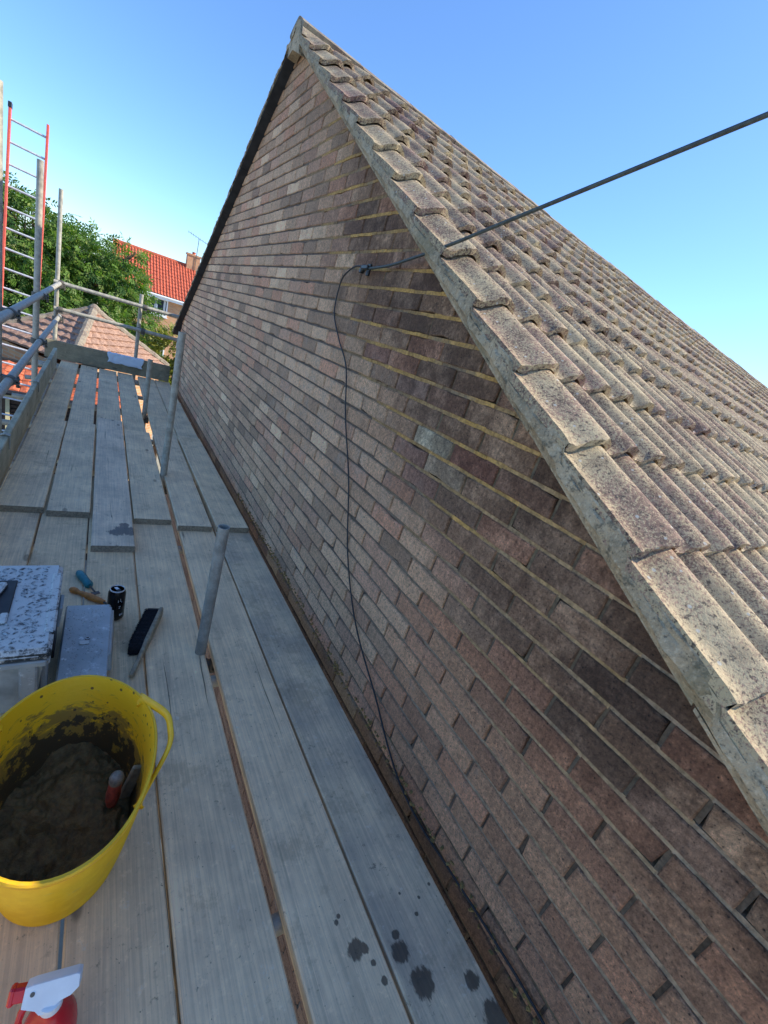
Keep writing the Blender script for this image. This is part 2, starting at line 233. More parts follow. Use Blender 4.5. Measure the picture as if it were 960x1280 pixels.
# ------------------------------------------------------------------ mesh helper
class MB:
    def __init__(s): s.v=[];s.f=[];s.mi=[];s.t=[]
    def add(s,vs,fs,mi=0,tint=None):
        o=len(s.v); s.v+= [tuple(v) for v in vs]; s.f+=[tuple(i+o for i in f) for f in fs]; s.mi+=[mi]*len(fs); s.t+=[tint or (1,1,1)]*len(fs); return s
    def box(s,c,d,rot=None,mi=0,tint=None,ch=0,jit=0):
        hx,hy,hz=[q/2 for q in d]
        if ch:
            vs=[];fs=[]
            # chamfered box via 24 verts
            idx={}
            for ax in range(3):
                for sg in (-1,1):
                    for a in (-1,1):
                        for b in (-1,1):
                            q=[0,0,0]; q[ax]=sg*d[ax]/2; o=[i for i in range(3) if i!=ax]; q[o[0]]=a*(d[o[0]]/2-ch); q[o[1]]=b*(d[o[1]]/2-ch)
                            idx[(ax,sg,a,b)]=len(vs); vs.append(q)
            for ax in range(3):
                for sg in (-1,1): fs.append([idx[(ax,sg,-1,-1)],idx[(ax,sg,1,-1)],idx[(ax,sg,1,1)],idx[(ax,sg,-1,1)]])
            def key(ax,s3): o=[i for i in range(3) if i!=ax]; return idx[(ax,s3[ax],s3[o[0]],s3[o[1]])]
            for (a,b,cx) in ((0,1,2),(0,2,1),(1,2,0)):
                for sa in (-1,1):
                    for sb in (-1,1):
                        p=[0,0,0];p[a]=sa;p[b]=sb;p[cx]=-1;q=list(p);q[cx]=1
                        fs.append([key(a,p),key(a,q),key(b,q),key(b,p)])
            for x in (-1,1):
                for y in (-1,1):
                    for z in (-1,1): fs.append([key(0,(x,y,z)),key(1,(x,y,z)),key(2,(x,y,z))])
        else:
            vs=[[x,y,z] for x in (-hx,hx) for y in (-hy,hy) for z in (-hz,hz)]
            fs=[(0,1,3,2),(4,6,7,5),(0,4,5,1),(2,3,7,6),(0,2,6,4),(1,5,7,3)]
        out=[]
        for q in vs:
            q=Vector(q)+Vector((R.uniform(-jit,jit),R.uniform(-jit,jit),R.uniform(-jit,jit)))
            if rot is not None: q=rot@q
            out.append(q+Vector(c))
        return s.add(out,fs,mi,tint)
    def tube(s,pts,r,seg=12,mi=0,cap=True,tint=None):
        pts=[Vector(p) for p in pts]; rs=r if isinstance(r,(list,tuple)) else [r]*len(pts); vs=[];fs=[]
        up=None
        for i,p in enumerate(pts):
            d=(pts[min(i+1,len(pts)-1)]-pts[max(i-1,0)]).normalized()
            if up is None: up=Vector((0,0,1)) if abs(d.z)<.9 else Vector((1,0,0))
            a=d.cross(up).normalized(); up=a.cross(d).normalized(); b=up
            for k in range(seg): th=2*math.pi*k/seg; vs.append(p+(a*math.cos(th)+b*math.sin(th))*rs[i])
        for i in range(len(pts)-1):
            for k in range(seg): fs.append((i*seg+k,i*seg+(k+1)%seg,(i+1)*seg+(k+1)%seg,(i+1)*seg+k))
        if cap: fs.append(tuple(range(seg))[::-1]); fs.append(tuple((len(pts)-1)*seg+k for k in range(seg)))
        return s.add(vs,fs,mi,tint)
    def lathe(s,prof,c,seg=24,mi=0,M=None):
        vs=[];fs=[]
        for r,z in prof:
            for k in range(seg):
                th=2*math.pi*k/seg; q=Vector((r*math.cos(th),r*math.sin(th),z)); q=M@q if M else q; vs.append(q+Vector(c))
        n=len(prof)
        for i in range(n-1):
            for k in range(seg): fs.append((i*seg+k,i*seg+(k+1)%seg,(i+1)*seg+(k+1)%seg,(i+1)*seg+k))
        if prof[0][0]>1e-4: fs.append(tuple(range(seg))[::-1])
        if prof[-1][0]>1e-4: fs.append(tuple((n-1)*seg+k for k in range(seg)))
        return s.add(vs,fs,mi)
    def prism(s,poly,fn,d0,d1,mi=0,tint=None):     # poly 2D, fn(u,v,d)->3D
        n=len(poly); vs=[fn(u,v,d0) for u,v in poly]+[fn(u,v,d1) for u,v in poly]
        fs=[tuple(range(n))[::-1],tuple(range(n,2*n))]+[(i,(i+1)%n,n+(i+1)%n,n+i) for i in range(n)]
        return s.add(vs,fs,mi,tint)
    def mesh(s,name,org=(0,0,0),smooth=False,tinted=False,mats=()):
        o=Vector(org); me=bpy.data.meshes.new(name); me.from_pydata([Vector(v)-o for v in s.v],[],s.f)
        for mt in mats: me.materials.append(MAT[mt])
        if len(mats)>1: me.polygons.foreach_set('material_index',s.mi)
        if tinted:
            a=me.attributes.new('tint','FLOAT_COLOR','FACE'); fl=[]
            for t in s.t: fl+=[t[0],t[1],t[2],1]
            a.data.foreach_set('color',fl)
        if smooth: me.polygons.foreach_set('use_smooth',[True]*len(s.f))
        me.update(); return me
def gpos(o):
    p=Vector((0,0,0))
    while o: p+=o.location; o=o.parent
    return p
def obj(name,mb,mats,parent=None,org=None,smooth=False,tinted=False,kind=None,tint=None,label=None):
    mats=(mats,) if isinstance(mats,str) else mats
    if org is None: org=gpos(parent) if parent else Vector((0,0,0))
    me=mb if isinstance(mb,bpy.types.Mesh) else mb.mesh(name,org,smooth,tinted,mats)
    o=bpy.data.objects.new(name,me); COL.objects.link(o)
    o.location=Vector(org)-(gpos(parent) if parent else Vector((0,0,0)))
    if parent: o.parent=parent
    if kind: o['kind']=kind
    if tint: o['tint']=list(tint)
    if label: o['label']=label
    if smooth and not isinstance(mb,bpy.types.Mesh):
        try:
            me.set_sharp_from_angle(angle=rad(40))
        except Exception: pass
    return o
def thing(name,label,cat,loc,group=None):
    o=bpy.data.objects.new(name,None); COL.objects.link(o); o.location=loc; o['label']=label; o['category']=cat; o.empty_display_size=.1
    if group:o['group']=group
    return o
def tag(o,label,cat,group=None):
    o['label']=label;o['category']=cat
    if group:o['group']=group
    return o
def sm(pts,n=6):                                  # Catmull-Rom
    P=[Vector(p) for p in pts]; P=[P[0]*2-P[1]]+P+[P[-1]*2-P[-2]]; out=[]
    for i in range(1,len(P)-2):
        a,b,c,d=P[i-1:i+3]
        for k in range(n):
            t=k/n; out.append(.5*((2*b)+(c-a)*t+(2*a-5*b+4*c-d)*t*t+(3*b-a-3*c+d)*t**3))
    out.append(P[-2]); return out
def nz(x,y,z): return noise.noise(Vector((x,y,z)))
# ------------------------------------------------------------------ ground
GZ=-5.9
g=MB(); n=40
g.add([(-1500,-1500,GZ),(1500,-1500,GZ),(1500,1500,GZ),(-1500,1500,GZ)],[(0,1,2,3)]); obj('ground',g,'ground',kind='structure')
g=MB(); g.box((-2.2,4.5,GZ+.03),(4.2,17,.06)); obj('path',g,'paving',kind='structure')
# ------------------------------------------------------------------ the house
SL=.577; RY=3.74; TZ=1.721; VB=1.664; LEN=12.8; SH=.045     # SH: the ridge runs a little out of square with the gable
Y0,Y1=-1.12,7.94
house=thing('brick_house','brick house with a steep bare gable wall and weathered ribbed roof tiles beside the scaffold','house',(0,RY,GZ))
def rake(y,top=VB): return top-SL*abs(y-RY)
# body
b=MB(); ez=rake(Y0+.35)-.12
b.prism([(Y0+.1,GZ),(Y1-.35,GZ),(Y1-.35,ez),(RY,VB-.06),(Y0+.1,rake(Y0+.1)-.12)],lambda u,v,d:(d,u+SH*d,v),.03,LEN-.1,tint=(.10,.085,.065))
body=obj('wall',b,'mortar',house,tinted=True)
for yy,s in ((Y0,-1),(Y1,1)):
    fb=MB(); fb.prism([(yy+.05*-s,rake(yy)-.17),(yy+.074*-s,rake(yy)-.17),(yy+.074*-s,rake(yy)-.01),(yy+.05*-s,rake(yy)-.01)],lambda u,v,d:(d,u+SH*d,v),.0,LEN)
    obj('fascia',fb,'upvc',house)
# clip polygon against z<=rake
def clip(poly,a,b_,c_):                    # keep a*y+b*z<=c
    out=[]
    for i in range(len(poly)):
        p,q=poly[i],poly[(i+1)%len(poly)]; dp=a*p[0]+b_*p[1]-c_; dq=a*q[0]+b_*q[1]-c_
        if dp<=0: out.append(p)
        if dp*dq<0: t=dp/(dp-dq); out.append((p[0]+(q[0]-p[0])*t,p[1]+(q[1]-p[1])*t))
    return out
def inset(poly,d):
    cx=sum(p[0] for p in poly)/len(poly); cy=sum(p[1] for p in poly)/len(poly); out=[]
    for x,y in poly:
        out.append((x+max(-d,min(d,(cx-x)*.8)),y+max(-d,min(d,(cy-y)*.8))))
    return out
def lerp(a,b,t): return tuple(a[i]+(b[i]-a[i])*t for i in range(3))
SPOT=[(1.137,-.255,(1.0,.88,.62)),(.968,-.348,(.88,.68,.46)),(.917,-.242,(.66,.33,.22)),(1.60,-.03,(.48,.26,.18)),(1.45,-.14,(.50,.32,.23)),(1.15,-.37,(.60,.35,.25))]
# the tint is the colour of each single brick, with gap shade painted in below the deck
def brick_tint(y,z):
    for sy,sz,c in SPOT:
        if abs(y-sy)<.11 and abs(z-sz)<.04: return c
    r=R.random(); base=lerp((.215,.178,.148),(.265,.232,.195),R.random())
    if y<1.1 and .26<r<.32: r=.5
    if r<.10: base=(.232,.168,.14)
    elif r<.26: base=(.215,.172,.15)
    elif r<.32: base=(.32,.29,.245)
    elif r<.40: base=(.16,.138,.12)
    dv=rake(y)-z
    dark=max(0,1-dv/.75)*(1 if .0<y<2.6 else (.35 if y<3.7 else .15))
    if y<.55 and z<-.5: dark=max(dark,.45)
    if R.random()<.45*dark+.03: base=lerp(base,(.09,.078,.072),.35+.4*R.random()*min(1,dark+.3))
    if y<.9 and z<-.75: base=lerp(base,(.175,.115,.085),.5)
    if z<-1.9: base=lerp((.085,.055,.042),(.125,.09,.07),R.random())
    elif z<-1.51: base=(base[0]*.25,base[1]*.28,base[2]*.32)  # courses in the gap by the deck darkened to stand for its shade
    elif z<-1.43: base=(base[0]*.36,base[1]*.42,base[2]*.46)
    k=R.uniform(.88,1.15)*1.18; return (base[0]*k*2.75,base[1]*k*2.07,base[2]*k*1.55)
bricks=[]
def yellow(y,z):
    f=max(0,1-abs(y-1.6)/1.9)*max(0,1-abs(z-(.62*(y)-.72))/.55)
    return min(1,f*2.2)
mort=MB()
for J in range(-46,24):
    zt=J*.075; zb=zt-.065
    # bed joint strip above this course
    y=-.12
    ys=[k*.225 for k in range(-4,36)]
    for a in ys:
        c=min(1,max(0,yellow(a,zt)+R.uniform(-.2,.2)*yellow(a,zt))); ti=lerp(lerp((.29,.22,.15),(.13,.10,.075),min(1,max(0,(a-.5)/.9))),(.50,.30,.085),c*R.uniform(.5,1.))
        if zt<-1.28: ti=(.17,.13,.07) if zt>-1.46 else (.07,.06,.045)  # lowest beds toned dark for the shaded gap beside the deck
        nsb=5 if a<3.4 and zt>-1.45 else 1; fz=lambda u,v,d:(d,u,v)
        for q_ in range(nsb):
            a0=a+.225*q_/nsb; a1=a+.225*(q_+1)/nsb; e0,e1=(R.uniform(-.0022,.0010),R.uniform(-.0010,.0022)) if nsb>1 else (0,0)
            cq=c*min(1,max(.15,.75+nz(a0*4,zt*9,3)*1.3)); tq=lerp(lerp((.29,.22,.15),(.13,.10,.075),min(1,max(0,(a0-.5)/.9))),(.48,.28,.08),cq) if zt>-1.28 else ti
            kq=R.uniform(.85,1.12); tq=tuple(x_*kq for x_ in tq)
            poly=[(a0,zt-.001+e0),(a1,zt-.001+e0),(a1,zt+.011+e1),(a0,zt+.011+e1)]
            poly=clip(clip(poly,SL,1,VB+.02+SL*RY),-SL,1,VB+.02-SL*RY)
            if len(poly)<3 or a+.225>Y1-.35: continue
            dp=.0058-.0035*cq if zt<-.2 or cq<.2 else .004-.0050*cq
            dp+=R.uniform(-.0006,.0016)
            mort.prism(poly,fz,dp,.04,tint=tq)
    for I in range(-9,74):
        if (I+J)%2: continue
        y0=I*.1125+.0045; y1=y0+.216
        if y0<Y0+.1 or y1>Y1-.35+.02:
            if y1<Y0+.15 or y0>Y1-.4: continue
            y0=max(y0,Y0+.11); y1=min(y1,Y1-.35)
        poly=[(y0,zb),(y1,zb),(y1,zt),(y0,zt)]
        poly=clip(clip(poly,SL,1,VB+.024+SL*RY),-SL,1,VB+.03-SL*RY)
        if len(poly)<3: continue
        cy=sum(p[0] for p in poly)/len(poly); cz=sum(p[1] for p in poly)/len(poly)
        if y1-y0<.03: continue
        pr=[pix((0,u,v)) for u,v in poly]; area=0
        if all(pr) and cz>-1.42:
            xs=[min(1100,max(-100,p[0])) for p in pr]; zs=[min(1400,max(-100,p[1])) for p in pr]
            area=abs(sum(xs[i]*zs[(i+1)%len(pr)]-xs[(i+1)%len(pr)]*zs[i] for i in range(len(pr))))/2
            if not any(0<p[0]<960 and 0<p[1]<1280 for p in pr): area=0
        bricks.append((area,poly,cy,cz))
        # perpend joint, set back
        c=yellow(y1,cz); ti=lerp((.115,.09,.068),(.16,.12,.06),c*.6)
        mort.prism([(y1-.001,zb-.002),(y1+.011,zb-.002),(y1+.011,zt+.002),(y1-.001,zt+.002)] if rake(y1+.01)>zt else [(y1-.001,zb-.002),(y1+.01,zb-.002),(y1+.005,zb+.01)],lambda u,v,d:(d,u,v),(.009 if c<.3 and cy<1.2 else .006)+R.uniform(-.002,.003),.035,tint=ti)
obj('mortar_joint',mort,'mortar',body,tinted=True,kind='stuff')
def brick_geo(mb,poly,cy,cz,tint):
    out=R.uniform(-.0012,.002); tl=R.uniform(-.0012,.0012)
    p0=[(u+R.uniform(-.0012,.0012),v+R.uniform(-.0010,.0010)) for u,v in poly]
    # mid points on long edges for slight waviness
    q=[]
    for i in range(len(p0)):
        a,b2=p0[i],p0[(i+1)%len(p0)]; q.append(a)
        if abs(a[0]-b2[0])>.12:
            for t in (.33,.66): q.append((a[0]+(b2[0]-a[0])*t,a[1]+(b2[1]-a[1])*t+R.uniform(-.0013,.0013)))
    if len(poly)==4 and R.random()<.55:          # a knocked corner or arris
        i=R.randrange(len(q)); k_=R.uniform(.0025,.008); q[i]=(q[i][0]+max(-k_,min(k_,cy-q[i][0])),q[i][1]+max(-k_,min(k_,cz-q[i][1])))
    f=inset(q,.0035); n=len(q)
    vs=[(-out+.0035+R.uniform(0,.001),u,v) for u,v in q]+[(-out+tl*(u-cy)/.1+R.uniform(-.0004,.0004),u,v) for u,v in f]+[(.028,u,v) for u,v in q]
    fs=[tuple(range(n,2*n))[::-1]]+[(i,(i+1)%n,n+(i+1)%n,n+i) for i in range(n)]+[(2*n+i,2*n+(i+1)%n,(i+1)%n,i) for i in range(n)]
    mb.add(vs,fs,0,tint)
bricks.sort(key=lambda b_:-b_[0]); rest=MB()
for i,(ar,poly,cy,cz) in enumerate(bricks):
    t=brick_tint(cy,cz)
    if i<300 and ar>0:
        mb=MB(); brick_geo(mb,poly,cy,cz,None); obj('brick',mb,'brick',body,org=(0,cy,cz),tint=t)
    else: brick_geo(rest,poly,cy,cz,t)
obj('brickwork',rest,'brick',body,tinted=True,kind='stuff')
# ------------------------------------------------------------------ roof
RISE=.030; THK=.024
GA=.2935; CS=math.cos(math.atan(SL)); SN=math.sin(math.atan(SL)); GY=GA*CS
def sst(t): t=max(0,min(1,t)); return t*t*(3-2*t)
def h(x):                        # roll profile across the slope: low pan, slow rise, round crest, steep drop at .09+.15k
    A=.041
    if x<.09: return A*sst((x+.055)/.095) if x<.042 else A*(1-((x-.042)/.048)**2.2)
    u=((x-.09)/.15)%1.0
    if u<.66: return A*sst((u-.16)/.48)
    return A*(1-((u-.66)/.34)**2.2)
def tile_mesh(name,x0,x1,seed,nx,side=1,org_x=None):
    rr=random.Random(seed); mb=MB(); L=GA+.07; xs=[x0+(x1-x0)*i/nx for i in range(nx+1)]; ny=4; th=THK; ox=x0 if org_x is None else org_x
    def P(x,s,under):            # s distance up slope from lip
        rise=RISE*(1-s/GA); q=seed*13.7
        z=h(x)+rise+nz(x*30+q,s*30,q)*.0016-(th if under else 0)
        if s<.001: s=s+nz(x*45+q,3,under*5+q)*.009; z+=nz(x*60+q,1,under*9)*.005-(0 if under else .002)
        return (x-ox, s, z)
    vs=[];fs=[];ss=[0,.03,.12,.22,L]
    for s in ss: vs+=[P(x,s,0) for x in xs]
    nu=len(xs)
    for j in range(len(ss)-1):
        for i in range(nx): fs.append((j*nu+i,j*nu+i+1,(j+1)*nu+i+1,(j+1)*nu+i))
    b0=len(vs); vs+=[P(x,0,1) for x in xs]; b1=len(vs); vs+=[P(x,.09,1) for x in xs]
    for i in range(nx): fs.append((i+1,i,b0+i,b0+i+1)); fs.append((b0+i+1,b0+i,b1+i,b1+i+1))
    # side edges
    e0=len(vs); vs+=[(v[0],v[1],v[2]-th) for v in [vs[j*nu] for j in range(len(ss))]]
    for j in range(len(ss)-1): fs.append((j*nu,(j+1)*nu,e0+j+1,e0+j))
    # to slope space
    out=[]
    for x,s,z in vs: out.append((x,side*(s*CS-z*SN),s*SN+z*CS))
    if side<0: fs=[tuple(reversed(f)) for f in fs]
    mb.add(out,fs); return mb
def tile_tint(x,y):
    k=R.uniform(.78,1.22); w_=R.random(); near=max(0,min(1,(1.2-y)/1.2))
    return (k*(1.06+.30*near),k*(.98+.32*near*1.0)*(1 if w_<.6 else .91),k*(.95+.2*near))
vm=[tile_mesh('verge_tile',-.07,.100,s,20,1).mesh('verge_tile',smooth=True,mats=('tile',)) for s in (1,2,3)]
tm=[tile_mesh('tile',.100,.400,s,24,1).mesh('tile',smooth=True,mats=('tile',)) for s in (4,5,6,7)]
fm=[tile_mesh('verge_tile',-.07,.100,s,20,-1).mesh('verge_tile',smooth=True,mats=('tile',)) for s in (8,9)]
for me in vm+tm+fm:
    try: me.set_sharp_from_angle(angle=rad(50))
    except Exception: pass
roof=MB(); 
roof.add([(0.0,Y0,rake(Y0,TZ)-.03),(LEN,Y0+SH*LEN,rake(Y0,TZ)-.03),(LEN,RY+SH*LEN,TZ-.03),(0,RY,TZ-.03),(0.0,Y1,rake(Y1,TZ)-.03),(LEN,Y1+SH*LEN,rake(Y1,TZ)-.03)],[(0,1,2,3),(3,2,5,4)])
roof=obj('roof',roof,'verge',house)
tiles=[]; lip0=.310
NC=42
for k in range(-6,14):
    y=lip0+k*GY
    if y<Y0-.01 or y>RY-.24: continue
    z=TZ-SL*(RY-y)
    for c in range(-1,NC):
        x=-.07 if c<0 else .100+.30*c
        w_=.25 if c<0 else .3
        pr=[pix((x+a,y+s+SH*x,z+s*SL+.03)) for a,s in ((0,0),(w_,0),(w_,GY),(0,GY))]; area=0
        if all(pr) and any(0<p[0]<960 and 0<p[1]<1280 for p in pr):
            area=abs(sum(pr[i][0]*pr[(i+1)%4][1]-pr[(i+1)%4][0]*pr[i][1] for i in range(4)))/2
        tiles.append((area+(1e4 if c<0 and area>0 else 0),c,x,y+SH*max(0,x),z))
tiles.sort(key=lambda t:-t[0]); rest=MB(); cnt=0
def jig(o,a=.009):
    o.rotation_euler=(R.uniform(-a,a),R.uniform(-a,a)*1.2,R.uniform(-a,a))
for i,(ar,c,x,y,z) in enumerate(tiles):
    me=vm[(i*7+c)%3] if c<0 else tm[R.randrange(4)]; zz=z+R.uniform(-.001,.004); yy=y+R.uniform(-.008,.007)
    if i<282 and ar>0:
        o=obj('tile',me,'tile',roof,org=(x,yy,zz),tint=tile_tint(x,y)); jig(o)
    else:
        t=tile_tint(x,y); rest.add([(v.co.x+x,v.co.y+yy,v.co.z+zz) for v in me.vertices],[tuple(p.vertices) for p in me.polygons],0,t)
ts=obj('tiling',rest,'tile',roof,tinted=True,kind='stuff'); ts.data.polygons.foreach_set('use_smooth',[True]*len(ts.data.polygons))
try: ts.data.set_sharp_from_angle(angle=rad(50))
except Exception: pass
for k in range(0,15):
    y=Y1-k*GY+.02; z=TZ-SL*(y-RY)
    if y<RY+.3: continue
    o=obj('tile',fm[k%2],'tile',roof,org=(-.07,y,z),tint=tile_tint(0,3)); jig(o,.008)
far=MB()
for i in range(int((LEN-.2)/.05)):
    x0=.10+i*.05; far.add([(x0,RY+SH*x0,TZ+h(x0)),(x0+.05,RY+SH*(x0+.05),TZ+h(x0+.05)),(x0+.05,Y1+SH*(x0+.05),rake(Y1,TZ)+h(x0+.05)),(x0,Y1+SH*x0,rake(Y1,TZ)+h(x0))],[(0,1,2,3)],0,(.9,.9,.9))
obj('rear_tiling',far,'tile',roof,tinted=True,kind='stuff')
# verge mortar: a band of bedding under the tile edges, both slopes
def verge(side):
    mb=MB(); n=420; La=(RY-Y0) if side<0 else (Y1-RY)
    rows=[]
    for i in range(n+1):
        d=La*i/n; y=RY+side*d; 
        zt=TZ-SL*d+.004
        fr=((y-lip0)/GY)%1.0 if side<0 else ((Y1+.02-y)/GY)%1.0
        zt+=RISE*(1-fr)-.011+nz(y*60,5,side)*.004
        zb=VB-SL*d+nz(y*7,1,side)*.007+(.035 if side>0 else 0)
        w_=-.073+nz(y*9,4,side)*.005+nz(y*31,7,side)*.004
        zm=(zt+zb)/2
        rows.append([(.0,y,zb-.004 if side<0 else zb),(w_+.022,y,zb-.003),(w_+.013+nz(y*15,2,2)*.007,y,zb+.012),(w_+nz(y*20,5,8)*.010,y,zm-.012),(w_+nz(y*33,8,8)*.010,y,zm+.012),(w_+.004+nz(y*25,9,8)*.009,y,zt-.016),(w_+.002,y,zt-.004),(-.0695,y,zt)])
    vs=[p for r_ in rows for p in r_]; m_=len(rows[0]); fs=[]
    for i in range(n):
        for j in range(m_-1): f=(i*m_+j,i*m_+j+1,(i+1)*m_+j+1,(i+1)*m_+j); fs.append(f if side>0 else f[::-1])
    fs.append(tuple(range(m_))); fs.append(tuple(n*m_+j for j in range(m_)))
    mb.add(vs,fs); return mb
for s in (-1,1): obj('verge_mortar',verge(s),'verge',roof,smooth=True)
for s,ya in ((-1,Y0),(1,Y1)):
    uc=MB(); uo=.028 if s>0 else 0
    La=abs(ya-RY); nseg=8
    for i in range(nseg):
        d0=La*i/nseg+(.004 if i else .03); d1=La*(i+1)/nseg-.002; t_=R.uniform(-.002,.002)
        pl=[(RY+s*d0,VB+uo-SL*d0-.009+t_),(RY+s*d1,VB+uo-SL*d1-.009+t_),(RY+s*d1,VB+uo-SL*d1-.001+t_),(RY+s*d0,VB+uo-SL*d0-.001+t_)]
        uc.prism(pl,lambda u,v,d:(d,u,v),-.050 if s<0 else -.066,.02)
    obj('undercloak',uc,'verge' if s<0 else 'cloak_shade',roof)
# ridge tiles on mortar
rb=MB(); n=260
vs=[];fs=[]
for i in range(n+1):
    x=-.06+(LEN+.06)*i/n
    a=.135+nz(x*6,0,0)*.02+nz(x*25,3,0)*.012
    vs+=[(x,RY+SH*x+o_,TZ+z_) for o_,z_ in ((-a,-SL*a+.01+nz(x*20,1,1)*.006),(-a+.015,-SL*a+.050),(-.06,.025),(.06,.025),(a-.015,-SL*a+.050),(a,-SL*a+.01))]
for i in range(n):
    for j in range(5): fs.append((i*6+j,(i+1)*6+j,(i+1)*6+j+1,i*6+j+1))
fs.append((0,1,2,3,4,5)); rb.add(vs,fs); obj('ridge_bedding',rb,'ridge',roof,smooth=True)
def ridge_mesh(seed):
    mb=MB(); L=.452; prof=[]
    for k in range(9):
        t=(k-4)/4; prof.append((t*.128,.068*(1-abs(t)**1.25)))
    vs=[];nxs=5
    for i in range(nxs):
        x=L*i/(nxs-1)
        for yy,zz in prof: vs.append((x,yy+nz(x*20,yy*40,seed)*.003,zz+nz(x*25,yy*30,seed+5)*.004))
        for yy,zz in prof: vs.append((x,yy*.9,zz-.018))
    m_=9; fs=[]
    for i in range(nxs-1):
        o=i*18
        for j in range(8): fs.append((o+j,o+18+j,o+19+j,o+1+j)); fs.append((o+9+j,o+10+j,o+28+j,o+27+j))
        fs.append((o,o+9,o+27,o+18)); fs.append((o+8,o+26,o+35,o+17))
    for j in range(8): fs.append((j,j+1,j+10,j+9)); fs.append((72+j,72+9+j,72+10+j,72+j+1))
    mb.add(vs,fs); return mb.mesh('ridge_tile',smooth=False,mats=('ridge',))
rm=[ridge_mesh(s) for s in (1.5,4.2,8.1)]
for i in range(28):
    o=obj('ridge_tile',rm[i%3],'ridge',roof,org=(-.065+i*.458,RY+SH*i*.458+R.uniform(-.006,.006),TZ-.008+R.uniform(-.004,.006))); jig(o,.008); o.rotation_euler[2]+=SH
cp=MB(); cp.prism([(-.17,-.185),(0,-.115),(.09,-.135),(.105,-.05),(.07,.02),(0,.045),(-.07,.02),(-.115,-.05)],lambda u,v,d:(d,RY+u,TZ+v),-.069,-.01); obj('ridge_end_mortar',cp,'verge',roof)
# ------------------------------------------------------------------ scaffold boards
GB='grey scaffold boards laid on the platform'
def board(x0,x1,y0,y1,zt,label,mat='board',tint=(1,1,1),yaw=0,name='scaffold_board',cat='board',group=GB):
    n=24; mb=MB(); cx,cy=(x0+x1)/2,(y0+y1)/2; w_=(x1-x0)/2; L=(y1-y0)/2; sd=R.uniform(0,99); vs=[];fs=[]
    for i in range(n+1):
        y=-L+2*L*i/n; e=nz(y*1.3,sd,0)*.0025; cup=nz(y*.5,sd,3)*.0022; wl=nz(y*5,sd,6)*.0015; wr=nz(y*5,sd,9)*.0015
        if i in (0,n): y+=0
        row=[(-w_+wl,-.038),(-w_+wl,-.004),(-w_+wl+.004,0),(0,cup),(w_+wr-.004,0),(w_+wr,-.004),(w_+wr,-.038)]
        for j,(x,z) in enumerate(row): vs.append((x,y+(nz(x*50,sd,i)*.003 if i in (0,n) else 0),z+e))
    m_=7
    for i in range(n):
        for j in range(m_): fs.append((i*m_+j,i*m_+(j+1)%m_,(i+1)*m_+(j+1)%m_,(i+1)*m_+j))
    fs.append(tuple(range(m_))[::-1]); fs.append(tuple(n*m_+j for j in range(m_)))
    mb.add(vs,[f[::-1] for f in fs]); o=obj(name,mb,mat); o.location=(cx,cy,zt); o.rotation_euler[2]=yaw; o['tint']=list(tint); return tag(o,label,cat,group)
Z1,Z2=-1.40,-1.362
# near run
board(-.303,-.078,-1.3,3.3,Z1,'blue-grey scaffold board with black splashes, nearest the brick wall in the front run','board_wet',(1.0,1.0,.98))
board(-.520,-.312,-1.3,3.3,Z1,'front scaffold board between the open slot and the splashed board by the wall','board_spot',(1.03,1.03,1.0))
board(-.777,-.553,-1.3,3.3,Z1,'front scaffold board just left of the open slot, the brush handle ends over its edge','board',(1.02,1.02,1.0))
board(-.990,-.784,-1.3,3.3,Z1,'front scaffold board beneath the black can and the right half of the yellow tub','board',(.93,.92,.88))
board(-1.213,-.997,-1.3,3.3,Z1,'front scaffold board beneath the toolbox and the red spray bottle','board',(.92,.92,.90))
board(-1.432,-1.222,-1.3,3.3,Z1,'front scaffold board at the far left, running under the toolbox toward the frame edge','board',(1,1,1))
# lapped boards
board(-.306,-.098,2.545,4.50,Z2,'short lapped scaffold board against the brick wall, its end meeting the nearest stub pole','board',(.98,1.0,1.0),rad(.4))
board(-.533,-.330,2.545,4.42,Z2,'short lapped scaffold board between the tall inner pole and the board by the wall','board',(.97,1.0,1.02))
board(-.768,-.562,2.615,4.45,Z2,'short lapped scaffold board left of the tall inner pole','board',(1,1.02,1.02))
board(-.977,-.778,2.275,4.70,Z2,'lapped scaffold board that sticks out furthest, with a black mortar mark on its end','board_mark',(1.08,1.07,1.03))
board(-1.192,-.990,2.665,4.46,Z2,'short lapped scaffold board just left of the one that sticks out','board',(.96,1,1.02))
board(-1.415,-1.202,2.700,4.44,Z2,'short lapped scaffold board along the left toe board','board',(1,1.01,1.0),rad(-.3))
# far run
board(-.290,-.088,3.45,7.38,Z1,'far scaffold board against the brick wall, ending at the end toe board','board',(.9,.95,.98))
board(-.512,-.298,3.45,7.38,Z1,'far scaffold board just right of the slot with the short stub pole','board',(.92,.97,.98))
board(-.765,-.575,3.45,7.38,Z1,'far scaffold board just left of the slot with the short stub pole','board',(.95,1,1))
board(-.985,-.780,3.45,7.38,Z1,'far scaffold board leading to the white plastic sheet','board',(.97,1,1))
board(-1.195,-1.005,3.45,7.38,Z1,'far scaffold board with the dark scuffed patch, second from the left','board',(.94,.98,1))
board(-1.418,-1.222,3.45,7.38,Z1,'far scaffold board along the left toe board','board',(1,1.02,1))
